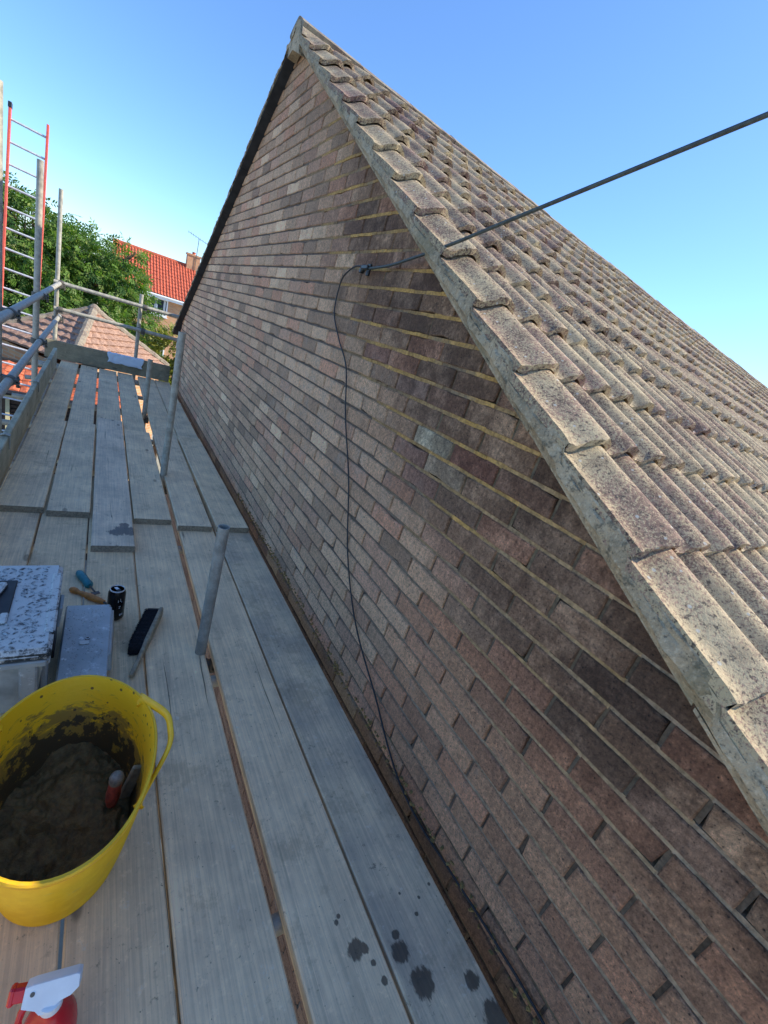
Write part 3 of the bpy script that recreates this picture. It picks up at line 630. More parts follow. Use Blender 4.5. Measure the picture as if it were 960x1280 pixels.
# toe boards
t=board(-1.545,-.085,-.019,.019,0,'weathered toe board on edge across the far end of the platform','toe',(1,1,1),0,'toe_board','toe board','toe boards round the platform')
bpy.data.objects.remove(t)
def toe(label,a,b,zb,ht,th=.038,tint=(1,1,1)):
    a=Vector(a);b=Vector(b);L=(b-a).length;ang=math.atan2(b.y-a.y,b.x-a.x); mb=MB();n=14;vs=[];fs=[];sd=R.uniform(0,50)
    for i in range(n+1):
        u=L*(i/n-.5); e=nz(u*2,sd,0)*.004
        for x,z in ((-th/2,0),(-th/2,ht-.004),(-th/2+.004,ht),(th/2-.004,ht),(th/2,ht-.004),(th/2,0)): vs.append((x+e,u,z+nz(u*4,sd,5)*.002))
    for i in range(n):
        for j in range(6): fs.append((i*6+j,i*6+(j+1)%6,(i+1)*6+(j+1)%6,(i+1)*6+j))
    fs.append(tuple(range(6))[::-1]);fs.append(tuple(n*6+j for j in range(6)))
    mb.add(vs,fs); o=obj('toe_board',mb,'toe'); o.location=((a.x+b.x)/2,(a.y+b.y)/2,zb); o.rotation_euler[2]=ang-math.pi/2; o['tint']=list(tint)
    return tag(o,label,'toe board','toe boards round the platform')
toe('weathered toe board on edge along the left side of the platform',(-1.452,-1.3),(-1.456,6.95),Z1+.004,.215,tint=(1.25,1.27,1.2))
toe('dark weathered toe board on edge across the far end, with the plastic sheet over it',(-1.60,7.42),(-.10,7.42),Z1+.004,.235,tint=(.75,.75,.7))
# ------------------------------------------------------------------ scaffold tubes
sc=thing('scaffold','galvanised tube scaffold standing along the brick gable wall','scaffold',(-1,3.5,GZ))
PR=.02415
def pole(a,b,name='standard',mat='galv',parent=sc,r=PR,label=None):
    mb=MB(); a=Vector(a);b=Vector(b); d=(b-a).normalized()
    seg=16; ax=d.cross(Vector((0,1,.3))).normalized(); bx=ax.cross(d)
    pts=[a+(b-a)*i/6 for i in range(7)]; mb.tube(pts,r,seg,cap=False)
    # open tube end: rim and inside
    for e,s in ((a,-1),(b,1)):
        mb.tube([e,e-d*s*.06],r-.004,seg,cap=False)
        vs=[e+(ax*math.cos(2*math.pi*k/seg)+bx*math.sin(2*math.pi*k/seg))*q for q in (r,r-.004) for k in range(seg)]
        mb.add(vs,[(k,(k+1)%seg,seg+(k+1)%seg,seg+k) for k in range(seg)])
    return obj(name,mb,mat,parent,smooth=True,label=label)
pole((-.548,1.455,GZ),(-.572,1.44,-.795),mat='galv_shade',r=.0220,label='dull grey stub pole'); pole((-.535,3.40,GZ),(-.540,3.39,-.305)); pole((-.540,5.36,GZ),(-.545,5.36,-.825)); pole((-.545,7.47,GZ),(-.560,7.47,-.285))
pole((-1.51,1.50,GZ),(-1.51,1.50,.7)); pole((-1.530,3.50,GZ),(-1.524,3.57,.66)); pole((-1.507,5.28,GZ),(-1.497,5.26,.57)); pole((-1.510,7.45,GZ),(-1.495,7.42,.60))
RX=-1.455
pole((RX+.008,-1.3,-.492),(RX-.015,7.62,-.445),'guard_rail'); pole((RX+.008,-1.3,-.885),(RX-.015,7.60,-.862),'guard_rail')
pole((-1.53,7.39,-.437),(-.075,7.39,-.437),'guard_rail'); pole((-1.52,7.40,-.755),(-.06,7.40,-.757),'guard_rail')
TZt=Z1-.038-PR-.004
for y in (-.55,.45,1.33,2.42,3.55,4.5,5.4,6.3,7.15,7.3): pole((-1.68,y,TZt),(-.05,y,TZt),'transom')
pole((-.60,-1.3,TZt-.055),(-.60,7.6,TZt-.055),'ledger'); pole((-1.47,-1.3,TZt-.055),(-1.47,7.6,TZt-.055),'ledger')
def coupler(c,axis,parent=sc):
    mb=MB(); c=Vector(c); A={'x':Matrix.Rotation(rad(90),3,'Y'),'y':Matrix.Rotation(rad(-90),3,'X'),'z':Matrix.Identity(3)}[axis]
    mb.lathe([(PR+.001,-.026),(PR+.008,-.024),(PR+.0095,0),(PR+.008,.024),(PR+.001,.026)],c,16,0,A)
    for s in (-1,1): mb.box(c+A@Vector((PR+.014,s*.0,0))+A@Vector((0,.012*s,0)),(.022,.012,.05),A)
    o=obj('coupler',mb,'coupler',parent,org=c,smooth=False)
    b_=MB(); q=c+A@Vector((PR+.018,0,0)); b_.tube([q-A@Vector((0,.034,0)),q+A@Vector((0,.04,0))],.0065,8); b_.tube([q+A@Vector((0,.026,0)),q+A@Vector((0,.038,0))],.012,6)
    obj('bolt',b_,'coupler',o,org=q)
for y in (1.5,3.55,5.27,7.40):
    for z in (-.47,-.872): coupler((-1.503,y,z-.01),'z'); coupler((RX-.003,y-.05,z),'y')
for x in (-.557,): 
    for z in (-.437,-.756): coupler((x,7.47,z),'z'); coupler((x+.05,7.39,z),'x')
for z in (-.437,-.756): coupler((-1.45,7.39,z),'x')
for y in (1.45,3.4,5.36): coupler((-.545,y,TZt-.03),'z')
# toe board clips
for y in (3.32,6.1,4.9):
    mb=MB(); pts=[(-1.432,y,-1.26),(-1.430,y,-1.175),(-1.452,y,-1.166),(-1.478,y,-1.175),(-1.50,y,-1.19)]
    for a,b_ in zip(pts[:-1],pts[1:]): 
        m_=(Vector(a)+Vector(b_))/2; d=Vector(b_)-Vector(a); mb.box(m_,(.004,.034,d.length+.004),Matrix.Rotation(math.atan2(d.x,d.z),3,'Y'))
    obj('toe_board_clip',mb,'galv',sc,org=(-1.46,y,-1.2))
# ------------------------------------------------------------------ ladder
la=thing('ladder','red-stiled ladder with metal rungs standing behind the left scaffold poles','ladder',(-1.9,6.4,GZ))
lt=Vector((-2.16,8.95,1.47)); lb=Vector((-2.34,8.35,GZ)); rt=Vector((-1.765,8.95,1.42)); rb2=Vector((-1.88,8.35,GZ))
def bar(mb,a,b,w_,d_,wa=None):
    a=Vector(a);b=Vector(b); z=(b-a).normalized(); x=(wa or Vector((1,0,0))); x=(x-z*x.dot(z)).normalized(); y=z.cross(x)
    M=Matrix((x,y,z)).transposed(); return mb.box((a+b)/2,(w_,d_,(b-a).length),M,ch=min(w_,d_)*.12)
for a,b_,tp in ((lt,lb,1),(rt,rb2,0)):
    s_=obj('stile',bar(MB(),b_,a,.028,.065),'red_stile',la,org=(a+b_)/2)
    if tp: mb=MB(); bar(mb,a-(a-b_).normalized()*.05,a+(a-b_).normalized()*.015,.04,.078); obj('end_cap',mb,'black',s_,org=a)
for k in range(27):
    d=.17+k*.263; u=(lt-lb).normalized()*d; u2=(rt-rb2).normalized()*(d-.015)
    mb=MB(); mb.tube([lt-u,rt-u2],.0145,8); obj('rung',mb,'alu',la,org=lt-u,smooth=True)
# ------------------------------------------------------------------ cables
hook=Vector((-.035,1.955,.292))
ov=[hook,(-.10,1.80,.335),(-.108,1.52,.375),(-.095,1.23,.434),(-.03,.80,.535),(.075,.46,.61)]
E=CAM+Vector((1.24,.725,.752))*.86
def ray(px,py): 
    c=Vector(((px-480)/FPX,-(py-640)/FPX,-1)); return Matrix(CR)@c
def at(px,py,d): return CAM+ray(px,py)*d       # a measured point of the place, d metres deep
q0,q1=at(560,307,1.46),at(960,143,.90)
ov=[hook,at(484,332.5,1.82),at(512,324,1.67)]+[q0.lerp(q1,i/4*1.0) for i in list(range(0,7))+[12,30,60,100]]
mb=MB(); ovs=sm(ov,6); mb.tube(ovs,[.0052+.0008*min(1,i/30) for i in range(len(ovs))],10); 
oc=tag(obj('overhead_cable',mb,'grey_cable',org=hook,smooth=True),'thick grey-green cable stretched across the sky from the wall hook over the roof verge','cable')
ck=MB(); ck.box((-.002,1.955,.300),(.012,.028,.05),ch=.002); ck.tube([(-.004,1.955,.31),(-.03,1.955,.312),(-.042,1.955,.298),(-.035,1.955,.284),(-.022,1.955,.286)],.003,8)
ck.box((-.038,1.925,.300),(.016,.06,.018),ch=.003); ck.box((-.03,1.97,.288),(.02,.02,.022),ch=.003)
hk=tag(obj('cable_hook',ck,'black',org=(0,1.955,.3)),'small black hook and clamp fixed to the brick wall where the cable lands','cable hook')
lp=[(-.040,1.935,.298),(-.03,2.02,.308),(-.022,2.113,.293),(-.016,2.20,.239),(-.014,2.195,.092),(-.013,2.06,-.03),(-.014,1.905,-.14),(-.014,1.78,-.35),(-.013,1.588,-.601),(-.014,1.43,-.87),(-.013,1.274,-1.049),(-.016,1.13,-1.152),(-.016,.92,-1.258),(-.014,.773,-1.348),(-.013,.64,-1.405),(-.013,.50,-1.418),(-.013,.353,-1.400),(-.014,.15,-1.378),(-.014,-.02,-1.372),(-.02,-.5,-1.38)]
mb=MB(); mb.tube(sm(lp,7),.0037,8); tag(obj('wall_cable',mb,'black_cable',smooth=True),'thin black cable hanging in a wavy line down the brick wall to the boards','cable')
# sand and debris in the wall gap
mb=MB()
for i in range(420):
    y=R.uniform(-.3,3.2); r_=R.uniform(.002,.0065); mb.box((R.uniform(-.012,-.003),y,-1.380-R.random()**2*.05),(r_*1.3,r_*2,r_),Matrix.Rotation(R.uniform(0,3),3,'Z'),jit=r_*.3,tint=(.28,.20,.07))
obj('mortar_droppings',mb,'mortar',tinted=True,kind='stuff')
# ------------------------------------------------------------------ tub
TC=Vector((-1.003,.772,Z1+.006)); TH=.325
tub=thing('yellow_tub','round yellow flexible tub half full of dark wet mortar on the boards','tub',TC)
def tubp(th,t,off=0):
    e=(.70+.30*t**.8)
    ax=(.172+.004)*e+off; ay=(.246-.03*(1-t))*e+off
    c,s_=math.cos(th),math.sin(th); rr_=1+.03*math.cos(2*(th-1.1))
    x=ax*c*rr_; y=ay*s_*rr_
    hgt=TH*(1+.09*abs(c)**5*t+.03*max(0,s_)*t)
    return Vector((x+.01*y*4*0,y,t*hgt))
seg=72; prof=[(0,0,-.10),(0,0,-.0)]+[(0.002,i/56,0) for i in range(1,57)]
mb=MB(); rows=[]; 
for i in range(57):
    t=i/56; rip=.0032*(math.sin(t*56*math.pi/2) if .03<t<.93 else 0)+(.004 if t>.95 else 0)
    rows.append([tubp(2*math.pi*k/seg,t,rip) for k in range(seg)])
rows.append([tubp(2*math.pi*k/seg,1,.002)+Vector((0,0,.004)) for k in range(seg)])
rows.append([tubp(2*math.pi*k/seg,1,-.002)+Vector((0,0,.003)) for k in range(seg)])
no=len(rows)
for i in range(14,-1,-1): rows.append([tubp(2*math.pi*k/seg,i/14,-.004)+Vector((0,0,.004)) for k in range(seg)])
vs=[p_+TC for r_ in rows for p_ in r_]
for i in range(len(rows)-1):
    mb.add([],[]); 
    fs=[(i*seg+k,i*seg+(k+1)%seg,(i+1)*seg+(k+1)%seg,(i+1)*seg+k) for k in range(seg)]
    mb.f+=fs; mb.mi+=[0 if i<no-1 else 1]*seg; mb.t+=[(1,1,1)]*seg
mb.v=vs; mb.f+=[tuple(range(seg))[::-1],tuple((len(rows)-1)*seg+k for k in range(seg))]; mb.mi+=[0,1]; mb.t+=[(1,1,1)]*2
obj('body',mb,('tub','tub_in'),tub,smooth=True)
def strap(pts,w_,th_,wd):
    mb=MB(); P=sm(pts,8); vs=[];fs=[]
    for i,p_ in enumerate(P):
        d=(P[min(i+1,len(P)-1)]-P[max(i-1,0)]).normalized(); f=i/(len(P)-1); ww=w_*(1+.9*abs(2*f-1)**3); a=(wd-d*wd.dot(d)).normalized(); b=d.cross(a)
        for k in range(10): an=2*math.pi*k/10; vs.append(p_+a*math.cos(an)*ww/2+b*math.sin(an)*th_/2)
    for i in range(len(P)-1):
        for k in range(10): fs.append((i*10+k,i*10+(k+1)%10,(i+1)*10+(k+1)%10,(i+1)*10+k))
    fs+= [tuple(range(10))[::-1],tuple((len(P)-1)*10+k for k in range(10))]; mb.add(vs,fs); return mb
for s_ in (1,-1):
    a=TC+tubp(math.acos(0)*(1-.62) if s_>0 else math.pi-math.acos(0)*.38,1); b_=TC+tubp(-.62 if s_>0 else math.pi+.62,.93)
    mid=TC+tubp(0 if s_>0 else math.pi,1)
    pts=[a+Vector((-s_*.002,0,-.012)),a+Vector((s_*.008,-.02,.006)),mid+Vector((s_*.024,.048,.012)),mid+Vector((s_*.032,.005,.008)),mid+Vector((s_*.024,-.045,-.006)),b_+Vector((s_*.004,.012,-.004)),b_+Vector((-s_*.004,-.004,-.016))]
    obj('handle',strap(pts,.020,.010,Vector((s_*.5,0,1))),'tub',tub,smooth=True)
# mortar mix
mb=MB(); n=64; vs=[];fs=[];ids={}
def mixz(x,y):
    z=.125+.045*nz(x*7,y*7,3)+.05*max(0,y)*2
    v_=noise.voronoi(Vector((x*13+nz(x*20,y*20,1)*.6,y*11+nz(x*20,y*20,7)*.6,.3)))[0]; z+=.045*min(.35,(v_[1]-v_[0]))*(.4+max(0,nz(x*9,y*9,8))*2)+.008*nz(x*45,y*45,2)+.004*nz(x*110,y*110,5)
    z-=.025*math.exp(-((x+.09)**2+(y+.10)**2)/.006); z-=.03*max(0,x+.05)*2; return z
for i in range(n+1):
    for j in range(n+1):
        u,v=i/n*2-1,j/n*2-1; r_=math.hypot(u,v)
        if r_>1e-6: k_=max(abs(u),abs(v))/r_; u,v=u*k_,v*k_
        th=math.atan2(v,u); rr_=min(1,math.hypot(u,v)); t=.27+.15*max(0,math.sin(th)); q=tubp(th,t,-.003)*rr_; x,y=q.x,q.y; vs.append(TC+Vector((x,y,mixz(x,y))))
for i in range(n):
    for j in range(n): a=i*(n+1)+j; fs.append((a,a+n+1,a+n+2,a+1))
mb.add(vs,fs); mo=obj('wet_mortar',mb,'mix',smooth=True,org=TC+Vector((0,0,.12))); mo.data.polygons.foreach_set('use_smooth',[True]*len(fs)); tag(mo,'lumpy dark brown wet mortar heaped inside the yellow tub','mortar')
tl=thing('trowel','trowel with worn red handle standing in the wet mortar','trowel',TC+Vector((.10,.03,.13)))
a=Vector((-.905,.755,-1.135)); b_=Vector((-.910,.765,-1.262)); M_=(a-b_).to_track_quat('Z','Y').to_matrix()
mb=MB(); mb.lathe([(.0,-.115),(.011,-.115),(.015,-.10),(.0165,-.07),(.0145,-.035),(.0155,-.022)],a,16,0,M_); obj('grip',mb,'redgrip',tl,smooth=True)
mb=MB(); mb.lathe([(.0157,-.024),(.0165,-.012),(.014,-.002),(.008,.003),(0,.004)],a,16,0,M_); obj('butt',mb,'butt',tl,smooth=True)
mb=MB(); mb.tube([b_,b_+Vector((.012,.012,-.03))],.006,8); mb.prism([(-.045,0),(.045,0),(.0,.13)],lambda u,v,d:(-.893+u,.81+v*.4,-1.285-v*.35+d),0,.003); obj('blade',mb,'coupler',tl)
tag(obj('spatula',MB().box((-.868,.79,-1.225),(.028,.012,.12),Matrix.Rotation(rad(14),3,'Y'),ch=.003),'wood'),'pale wooden spatula stuck in the mortar right behind the red trowel handle','spatula')
# ------------------------------------------------------------------ toolbox
bx=thing('toolbox','pale plastic storage box with black treaded lid covered in white splashes, behind the yellow tub','toolbox',(-1.28,1.47,Z1))
X0,X1,YA,YB=-1.50,-1.068,1.225,1.715; LZ=-1.118
mb=MB()
def taper(mb,x0,x1,y0,y1,z0,z1,ins,mi=0):
    vs=[(x0+ins,y0+ins,z0),(x1-ins,y0+ins,z0),(x1-ins,y1-ins,z0),(x0+ins,y1-ins,z0),(x0,y0,z1),(x1,y0,z1),(x1,y1,z1),(x0,y1,z1)]
    mb.add(vs,[(3,2,1,0),(4,5,6,7),(0,1,5,4),(1,2,6,5),(2,3,7,6),(3,0,4,7)],mi)
taper(mb,X0+.02,X1-.018,YA+.018,YB-.018,Z1+.002,LZ-.05,.022)
obj('body',mb,'tubwall',bx)
mb=MB(); 
for x in (X0+.05,X0+.21,X1-.055): mb.box((x,YA+.022,-1.27),(.045,.028,.20),Matrix.Rotation(rad(4),3,'X'),ch=.006)
mb.box(((X0+X1)/2,YA+.014,LZ-.062),(X1-X0-.02,.03,.022),ch=.004); mb.box((X1-.014,(YA+YB)/2-.02,LZ-.064),(.022,YB-YA-.06,.020),ch=.004); mb.box((X1-.022,YA+.10,-1.27),(.02,.05,.20),ch=.005); mb.box((X1-.022,YB-.08,-1.27),(.02,.05,.20),ch=.005)
obj('rib',mb,'pale',bx)
mb=MB(); mb.box(((X0+X1)/2,(YA+YB)/2,LZ-.03),(X1-X0,YB-YA,.046),ch=.012,jit=.0015); 
mb.box((X1-.012,YA+.25,LZ-.012),(.030,.34,.022),ch=.006); mb.box(((X0+X1)/2,YA+.008,LZ-.035),(X1-X0-.05,.022,.022),ch=.006)
lid=obj('lid',mb,'lid',bx)
mb=MB()                                              # raised tread bars
for i in range(24):
    for j in range(27):
        x=X0+.02+i*.0225; y=YA+.022+j*.0215
        if x>X1-.03 or y>YB-.02: continue
        if x<-1.185 and 1.36<y<1.60 or R.random()<.12: continue
        x+=R.uniform(-.001,.001); y+=R.uniform(-.001,.001)
        an=rad(38 if (i+j)%2 else -38); M_=Matrix.Rotation(an,3,'Z'); a1,b1=.0125,.0036; c_=Vector((x,y,LZ-.0068))
        vs=[c_+M_@Vector(q) for q in ((-a1,0,0),(-a1*.4,b1,0),(a1*.4,b1,0),(a1,0,0),(a1*.4,-b1,0),(-a1*.4,-b1,0),(-a1*.55,0,.0045),(a1*.55,0,.0045))]
        mb.add(vs,[(0,6,1),(1,6,7,2),(2,7,3),(3,7,4),(4,7,6,5),(5,6,0)])
obj('tread_bar',mb,'treadbar',lid,kind='stuff')
mb=MB()
mb.box((-1.34,1.48,LZ-.0035),(.30,.235,.006),ch=.002); obj('handle_recess',mb,'black',lid)
mb=MB(); mb.box((-1.24,1.485,LZ+.006),(.022,.17,.018),Matrix.Rotation(rad(-12),3,'Z'),ch=.005); mb.box((-1.34,1.56,LZ+.004),(.24,.022,.016),ch=.004); mb.box((-1.20,1.38,LZ),(.02,.05,.014),ch=.004); obj('handle',mb,'lid',bx)
mb=MB(); mb.box((X1+.004,1.52,LZ-.085),(.012,.085,.085),Matrix.Rotation(rad(6),3,'Y'),ch=.003); obj('latch',mb,'pale',bx)
mb=MB(); mb.box((X1-.006,1.44,LZ-.13),(.012,.10,.12),ch=.003); obj('latch_slot',mb,'black',bx)
# low speckled box beside it
st=thing('speckled_case','low pale grey plastic case with a speckled top, between the toolbox and the black can','case',(-.98,1.42,Z1))
mb=MB(); vs=[]; q=[(-1.052,1.19),(-.928,1.19),(-.905,1.655),(-1.045,1.66)]; 
top=[(x,y,-1.285) for x,y in q]; md=[(x+(.006 if x>-.98 else -.006),y+(.006 if y>1.4 else -.006),-1.297) for x,y in q]; bt=[(x+(.012 if x>-.98 else -.012),y+(.008 if y>1.4 else -.008),Z1+.002) for x,y in q]
mb.add(top+md+bt,[(0,1,2,3)]+[(4+i,4+(i+1)%4,(i+1)%4,i) for i in range(4)]+[(8+i,8+(i+1)%4,4+(i+1)%4,4+i) for i in range(4)]+[(11,10,9,8)])
cs=obj('body',mb,'pale',st)
mb=MB()
for i in range(330):
    x=R.uniform(-1.04,-.925); y=R.uniform(1.2,1.64); r_=R.uniform(.0012,.0035); mb.lathe([(r_,-.0005),(r_*.7,r_*.5),(0,r_*.65)],(x,y,-1.285),6)
obj('grit',mb,'pale',cs,kind='stuff')
mb=MB(); mb.box((-.900,1.50,-1.335),(.016,.26,.085),Matrix.Rotation(rad(-5),3,'Y')@Matrix.Rotation(rad(-2.6),3,'Z'),ch=.004); mb.box((-.916,1.42,-1.292),(.018,.44,.014),Matrix.Rotation(rad(-2.8),3,'Z'),ch=.003); obj('side_flap',mb,'pale',st)
mb=MB(); mb.box((-.985,1.43,-1.283),(.030,.020,.004),ch=.001); mb.lathe([(.008,0),(.007,.004),(.004,.0045),(.003,.001),(0,.001)],(-.975,1.45,-1.284),12); obj('catch',mb,'lid',st)
# can
cn=thing('drink_can','black drink can standing on the boards beside the speckled case','can',(-.878,1.715,Z1))
c0=(-.878,1.715,Z1+.001)
mb=MB(); mb.lathe([(.024,0),(.0265,.003),(.033,.012),(.033,.132),(.0275,.146),(.0268,.148)],c0,28); obj('body',mb,'can',cn,smooth=True)
mb=MB(); mb.lathe([(.0276,.1455),(.0276,.150),(.0262,.1515),(.0250,.150),(.0243,.1480),(0,.1480)],c0,28); tp=obj('top',mb,'alu',cn,smooth=True)
mb=MB(); mb.lathe([(.006,0),(.008,.001),(.0,.0015)],(c0[0]+.004,c0[1]-.008,c0[2]+.1478),12); obj('opening',mb,'black',tp)
mb=MB(); mb.box((c0[0]-.003,c0[1]+.003,c0[2]+.1495),(.012,.018,.0015),Matrix.Rotation(.5,3,'Z'),ch=.0004); obj('ring_pull',mb,'alu',tp)
mb=MB()
for (th,z,w_,hh_) in ((-1.15,.030,.10,.010),(-.98,.030,.08,.010),(-.82,.031,.08,.009),(-1.3,.078,.22,.003),(-1.3,.070,.16,.003),(-1.45,.10,.06,.012),(-1.2,.104,.05,.014),(-1.05,.098,.05,.008)):
    for k in range(3):
        a0=th+w_*k/3; a1=th+w_*(k+1)/3; r_=.0333
        mb.add([(c0[0]+r_*math.cos(a),c0[1]+r_*math.sin(a),c0[2]+z_) for a,z_ in ((a0,z),(a1,z),(a1,z+hh_),(a0,z+hh_))],[(0,1,2,3)])
obj('print',mb,'print',cn)
# teal scraper and orange handle
tg=thing('teal_handled_scraper','small tool with rounded teal grip lying behind the can','scraper',(-1.0,1.99,Z1))
a=Vector((-1.022,2.06,Z1+.018)); b_=Vector((-.972,1.935,Z1+.018)); M_=(b_-a).to_track_quat('Z','Y').to_matrix()
mb=MB(); mb.lathe([(0,0),(.010,.002),(.0165,.015),(.0185,.05),(.0165,.09),(.0185,.12),(.012,.132),(0,.134)],a,16,0,M_); obj('grip',mb,'teal',tg,smooth=True)
mb=MB(); mb.tube([b_,b_+(b_-a).normalized()*.05],.004,8); mb.box(b_+(b_-a).normalized()*.06,(.03,.02,.003),Matrix.Rotation(.4,3,'Z')); obj('blade',mb,'coupler',tg)
og=thing('orange_handled_chisel','tool with turned orange wooden handle lying across the boards behind the speckled case','chisel',(-.98,1.86,Z1))
a=Vector((-1.045,1.925,Z1+.014)); b_=Vector((-.905,1.80,Z1+.014)); M_=(b_-a).to_track_quat('Z','Y').to_matrix()
mb=MB(); mb.lathe([(0,0),(.009,.001),(.014,.012),(.013,.03),(.008,.042),(.0105,.06),(.0145,.10),(.012,.15),(.009,.17),(0,.171)],a,16,0,M_); obj('handle',mb,'orange',og,smooth=True)
mb=MB(); q=a+(b_-a).normalized()*.17; mb.tube([q,q+Vector((.03,-.03,-.004))],.005,8); obj('shank',mb,'coupler',og)
# brush
br=thing('hand_brush','wooden hand brush with black bristles lying on its side on the boards','brush',(-.79,1.55,Z1))
a=Vector((-.700,1.705,Z1+.028)); b_=Vector((-.832,1.335,Z1+.016)); d=(b_-a).normalized(); nrm=Vector((-d.y,d.x,0)) # sideways
if nrm.x>0: nrm=-nrm
def sl(t,o,z): return a+(b_-a)*t+nrm*o+Vector((0,0,z))
mb=MB(); secs=[(0,.009,.022),(.03,.011,.024),(.55,.011,.024),(.66,.009,.018),(.8,.0085,.012),(.97,.0095,.012),(1,.006,.009)]; vs=[];fs=[]
for t,hw,hz in secs:
    c_=sl(t,0,0)
    for k in range(12): an=2*math.pi*k/12; cx_,cz_=math.cos(an),math.sin(an); s1=abs(cx_)**.6*(1 if cx_>0 else -1); s2=abs(cz_)**.6*(1 if cz_>0 else -1); vs.append(c_+nrm*hw*s1+Vector((0,0,hz*s2)))
for i in range(len(secs)-1):
    for k in range(12): fs.append((i*12+k,i*12+(k+1)%12,(i+1)*12+(k+1)%12,(i+1)*12+k))
fs+=[tuple(range(12))[::-1],tuple((len(secs)-1)*12+k for k in range(12))]; mb.add(vs,fs); obj('handle',mb,'wood',br,smooth=True)
mb=MB()
for i in range(1500):
    t=R.uniform(.015,.66); z=R.uniform(-.020,.020); Lb=.060*(1-.25*max(0,(t-.5)/.16)**2)+R.uniform(-.003,.003); p0=sl(t,.008,z*.9); p1=sl(t+R.uniform(-.012,.012)+.03,Lb,z*1.05+R.uniform(-.003,.003)-.002); w_=d*.0011
    if p1.z<Z1+.002: p1.z=Z1+.002
    mb.add([p0-w_,p0+w_,p1+w_*.6,p1-w_*.6,p0+Vector((0,0,.0016)),p1+Vector((0,0,.001))],[(0,1,2,3),(0,3,5,4),(1,4,5,2)])
for i in range(10):
    t0,t1=.015+.064*i,.015+.064*(i+1); pl=[(t0,.006),(t1,.006),(t1+.02,.052),(t0+.02,.052)]
    mb.add([sl(t,o,z) for z in (-.018,.017) for t,o in pl],[(3,2,1,0),(4,5,6,7),(0,1,5,4),(2,3,7,6),(1,2,6,5),(3,0,4,7)])
obj('bristles',mb,'bristle',br)
# ------------------------------------------------------------------ spray bottle
sp=thing('spray_bottle','red spray bottle with a white trigger head standing on the boards','spray bottle',(-1.0,.395,Z1))
c0=(-1.004,.400,Z1+.001)
mb=MB(); mb.lathe([(.034,0),(.040,.004),(.042,.02),(.042,.105),(.040,.13),(.032,.155),(.020,.172),(.0145,.18),(.0145,.192)],c0,36); obj('body',mb,'red',sp,smooth=True)
mb=MB(); mb.lathe([(.0165,.186),(.0170,.188),(.0165,.205),(.013,.207)],c0,24); obj('collar',mb,'white',sp,smooth=True)
hm=Matrix.Rotation(rad(-14),3,'Z')@Matrix.Rotation(rad(-38),3,'X'); hc=Vector((c0[0]-.002,c0[1]+.012,c0[2]+.214))
pl=[(-.043,-.018),(-.043,.016),(-.030,.019),(.044,.026),(.050,.024),(.052,.002),(.040,-.010),(.024,-.015),(.014,-.024),(.004,-.034),(-.010,-.034),(-.018,-.026)]
def hf(u,v,d): return hc+hm@Vector((u*.85,d*.9,v*.85))
mb=MB(); vs=[hf(u,v,-.011) for u,v in pl]+[hf(u*.98,v*.96,-.014) for u,v in pl]+[hf(u,v,.011) for u,v in pl]+[hf(u*.98,v*.96,.014) for u,v in pl]; n=len(pl)
fs=[tuple(range(n,2*n)),tuple(range(3*n,4*n))[::-1]]
for i in range(n): j=(i+1)%n; fs+=[(i,j,n+j,n+i),(j,i,2*n+i,2*n+j),(2*n+j,2*n+i,3*n+i,3*n+j)]
mb.add(vs,fs); hd=obj('spray_head',mb,'white',sp)
mb=MB(); mb.box(hf(-.052,.002,0),(.020,.018,.022),hm,ch=.003); mb.box(hf(-.064,.001,0),(.010,.020,.026),hm,ch=.003); obj('nozzle',mb,'red',sp)
mb=MB(); mb.tube([hf(-.034,-.016,0),hf(-.042,-.030,0),hf(-.044,-.046,0),hf(-.040,-.058,0)],[.006,.006,.005,.004],8); obj('trigger',mb,'red',sp,smooth=True)
mb=MB(); mb.tube([hf(-.028,.004,-.0138),hf(-.028,.004,-.0150)],.0035,12); obj('pin',mb,'coupler',hd)
# ------------------------------------------------------------------ plastic sheet on the end toe board
mb=MB(); n=26;m_=14;vs=[];fs=[]
for i in range(n+1):
    for j in range(m_+1):
        u=i/n;v=j/m_; x=-.90+.44*u+nz(u*3,v*3,1)*.035; s_=v*.22+nz(u*6,v*2,4)*.02
        if s_<.07: y=7.46-s_*.4; z=Z1+.246-(.07-s_)*.15
        elif s_<.10: y=7.432-(s_-.07); z=Z1+.248
        else: y=7.392-.015*(s_-.1)/.1; z=Z1+.246-(s_-.10)*1.1
        y+=nz(u*14,v*9,2)*.008-.004; z+=nz(u*12,v*8,9)*.008; vs.append((x,y,z))
for i in range(n):
    for j in range(m_): a=i*(m_+1)+j; fs.append((a,a+m_+1,a+m_+2,a+1))
mb.add(vs,fs); sh=obj('plastic_sheet',mb,'sheet',smooth=True,org=(-.68,7.42,-1.2)); sh.data.polygons.foreach_set('use_smooth',[True]*len(fs)); tag(sh,'crumpled white plastic sheet draped over the end toe board','plastic sheet')
so_=sh.modifiers.new('thickness','SOLIDIFY'); so_.thickness=.002
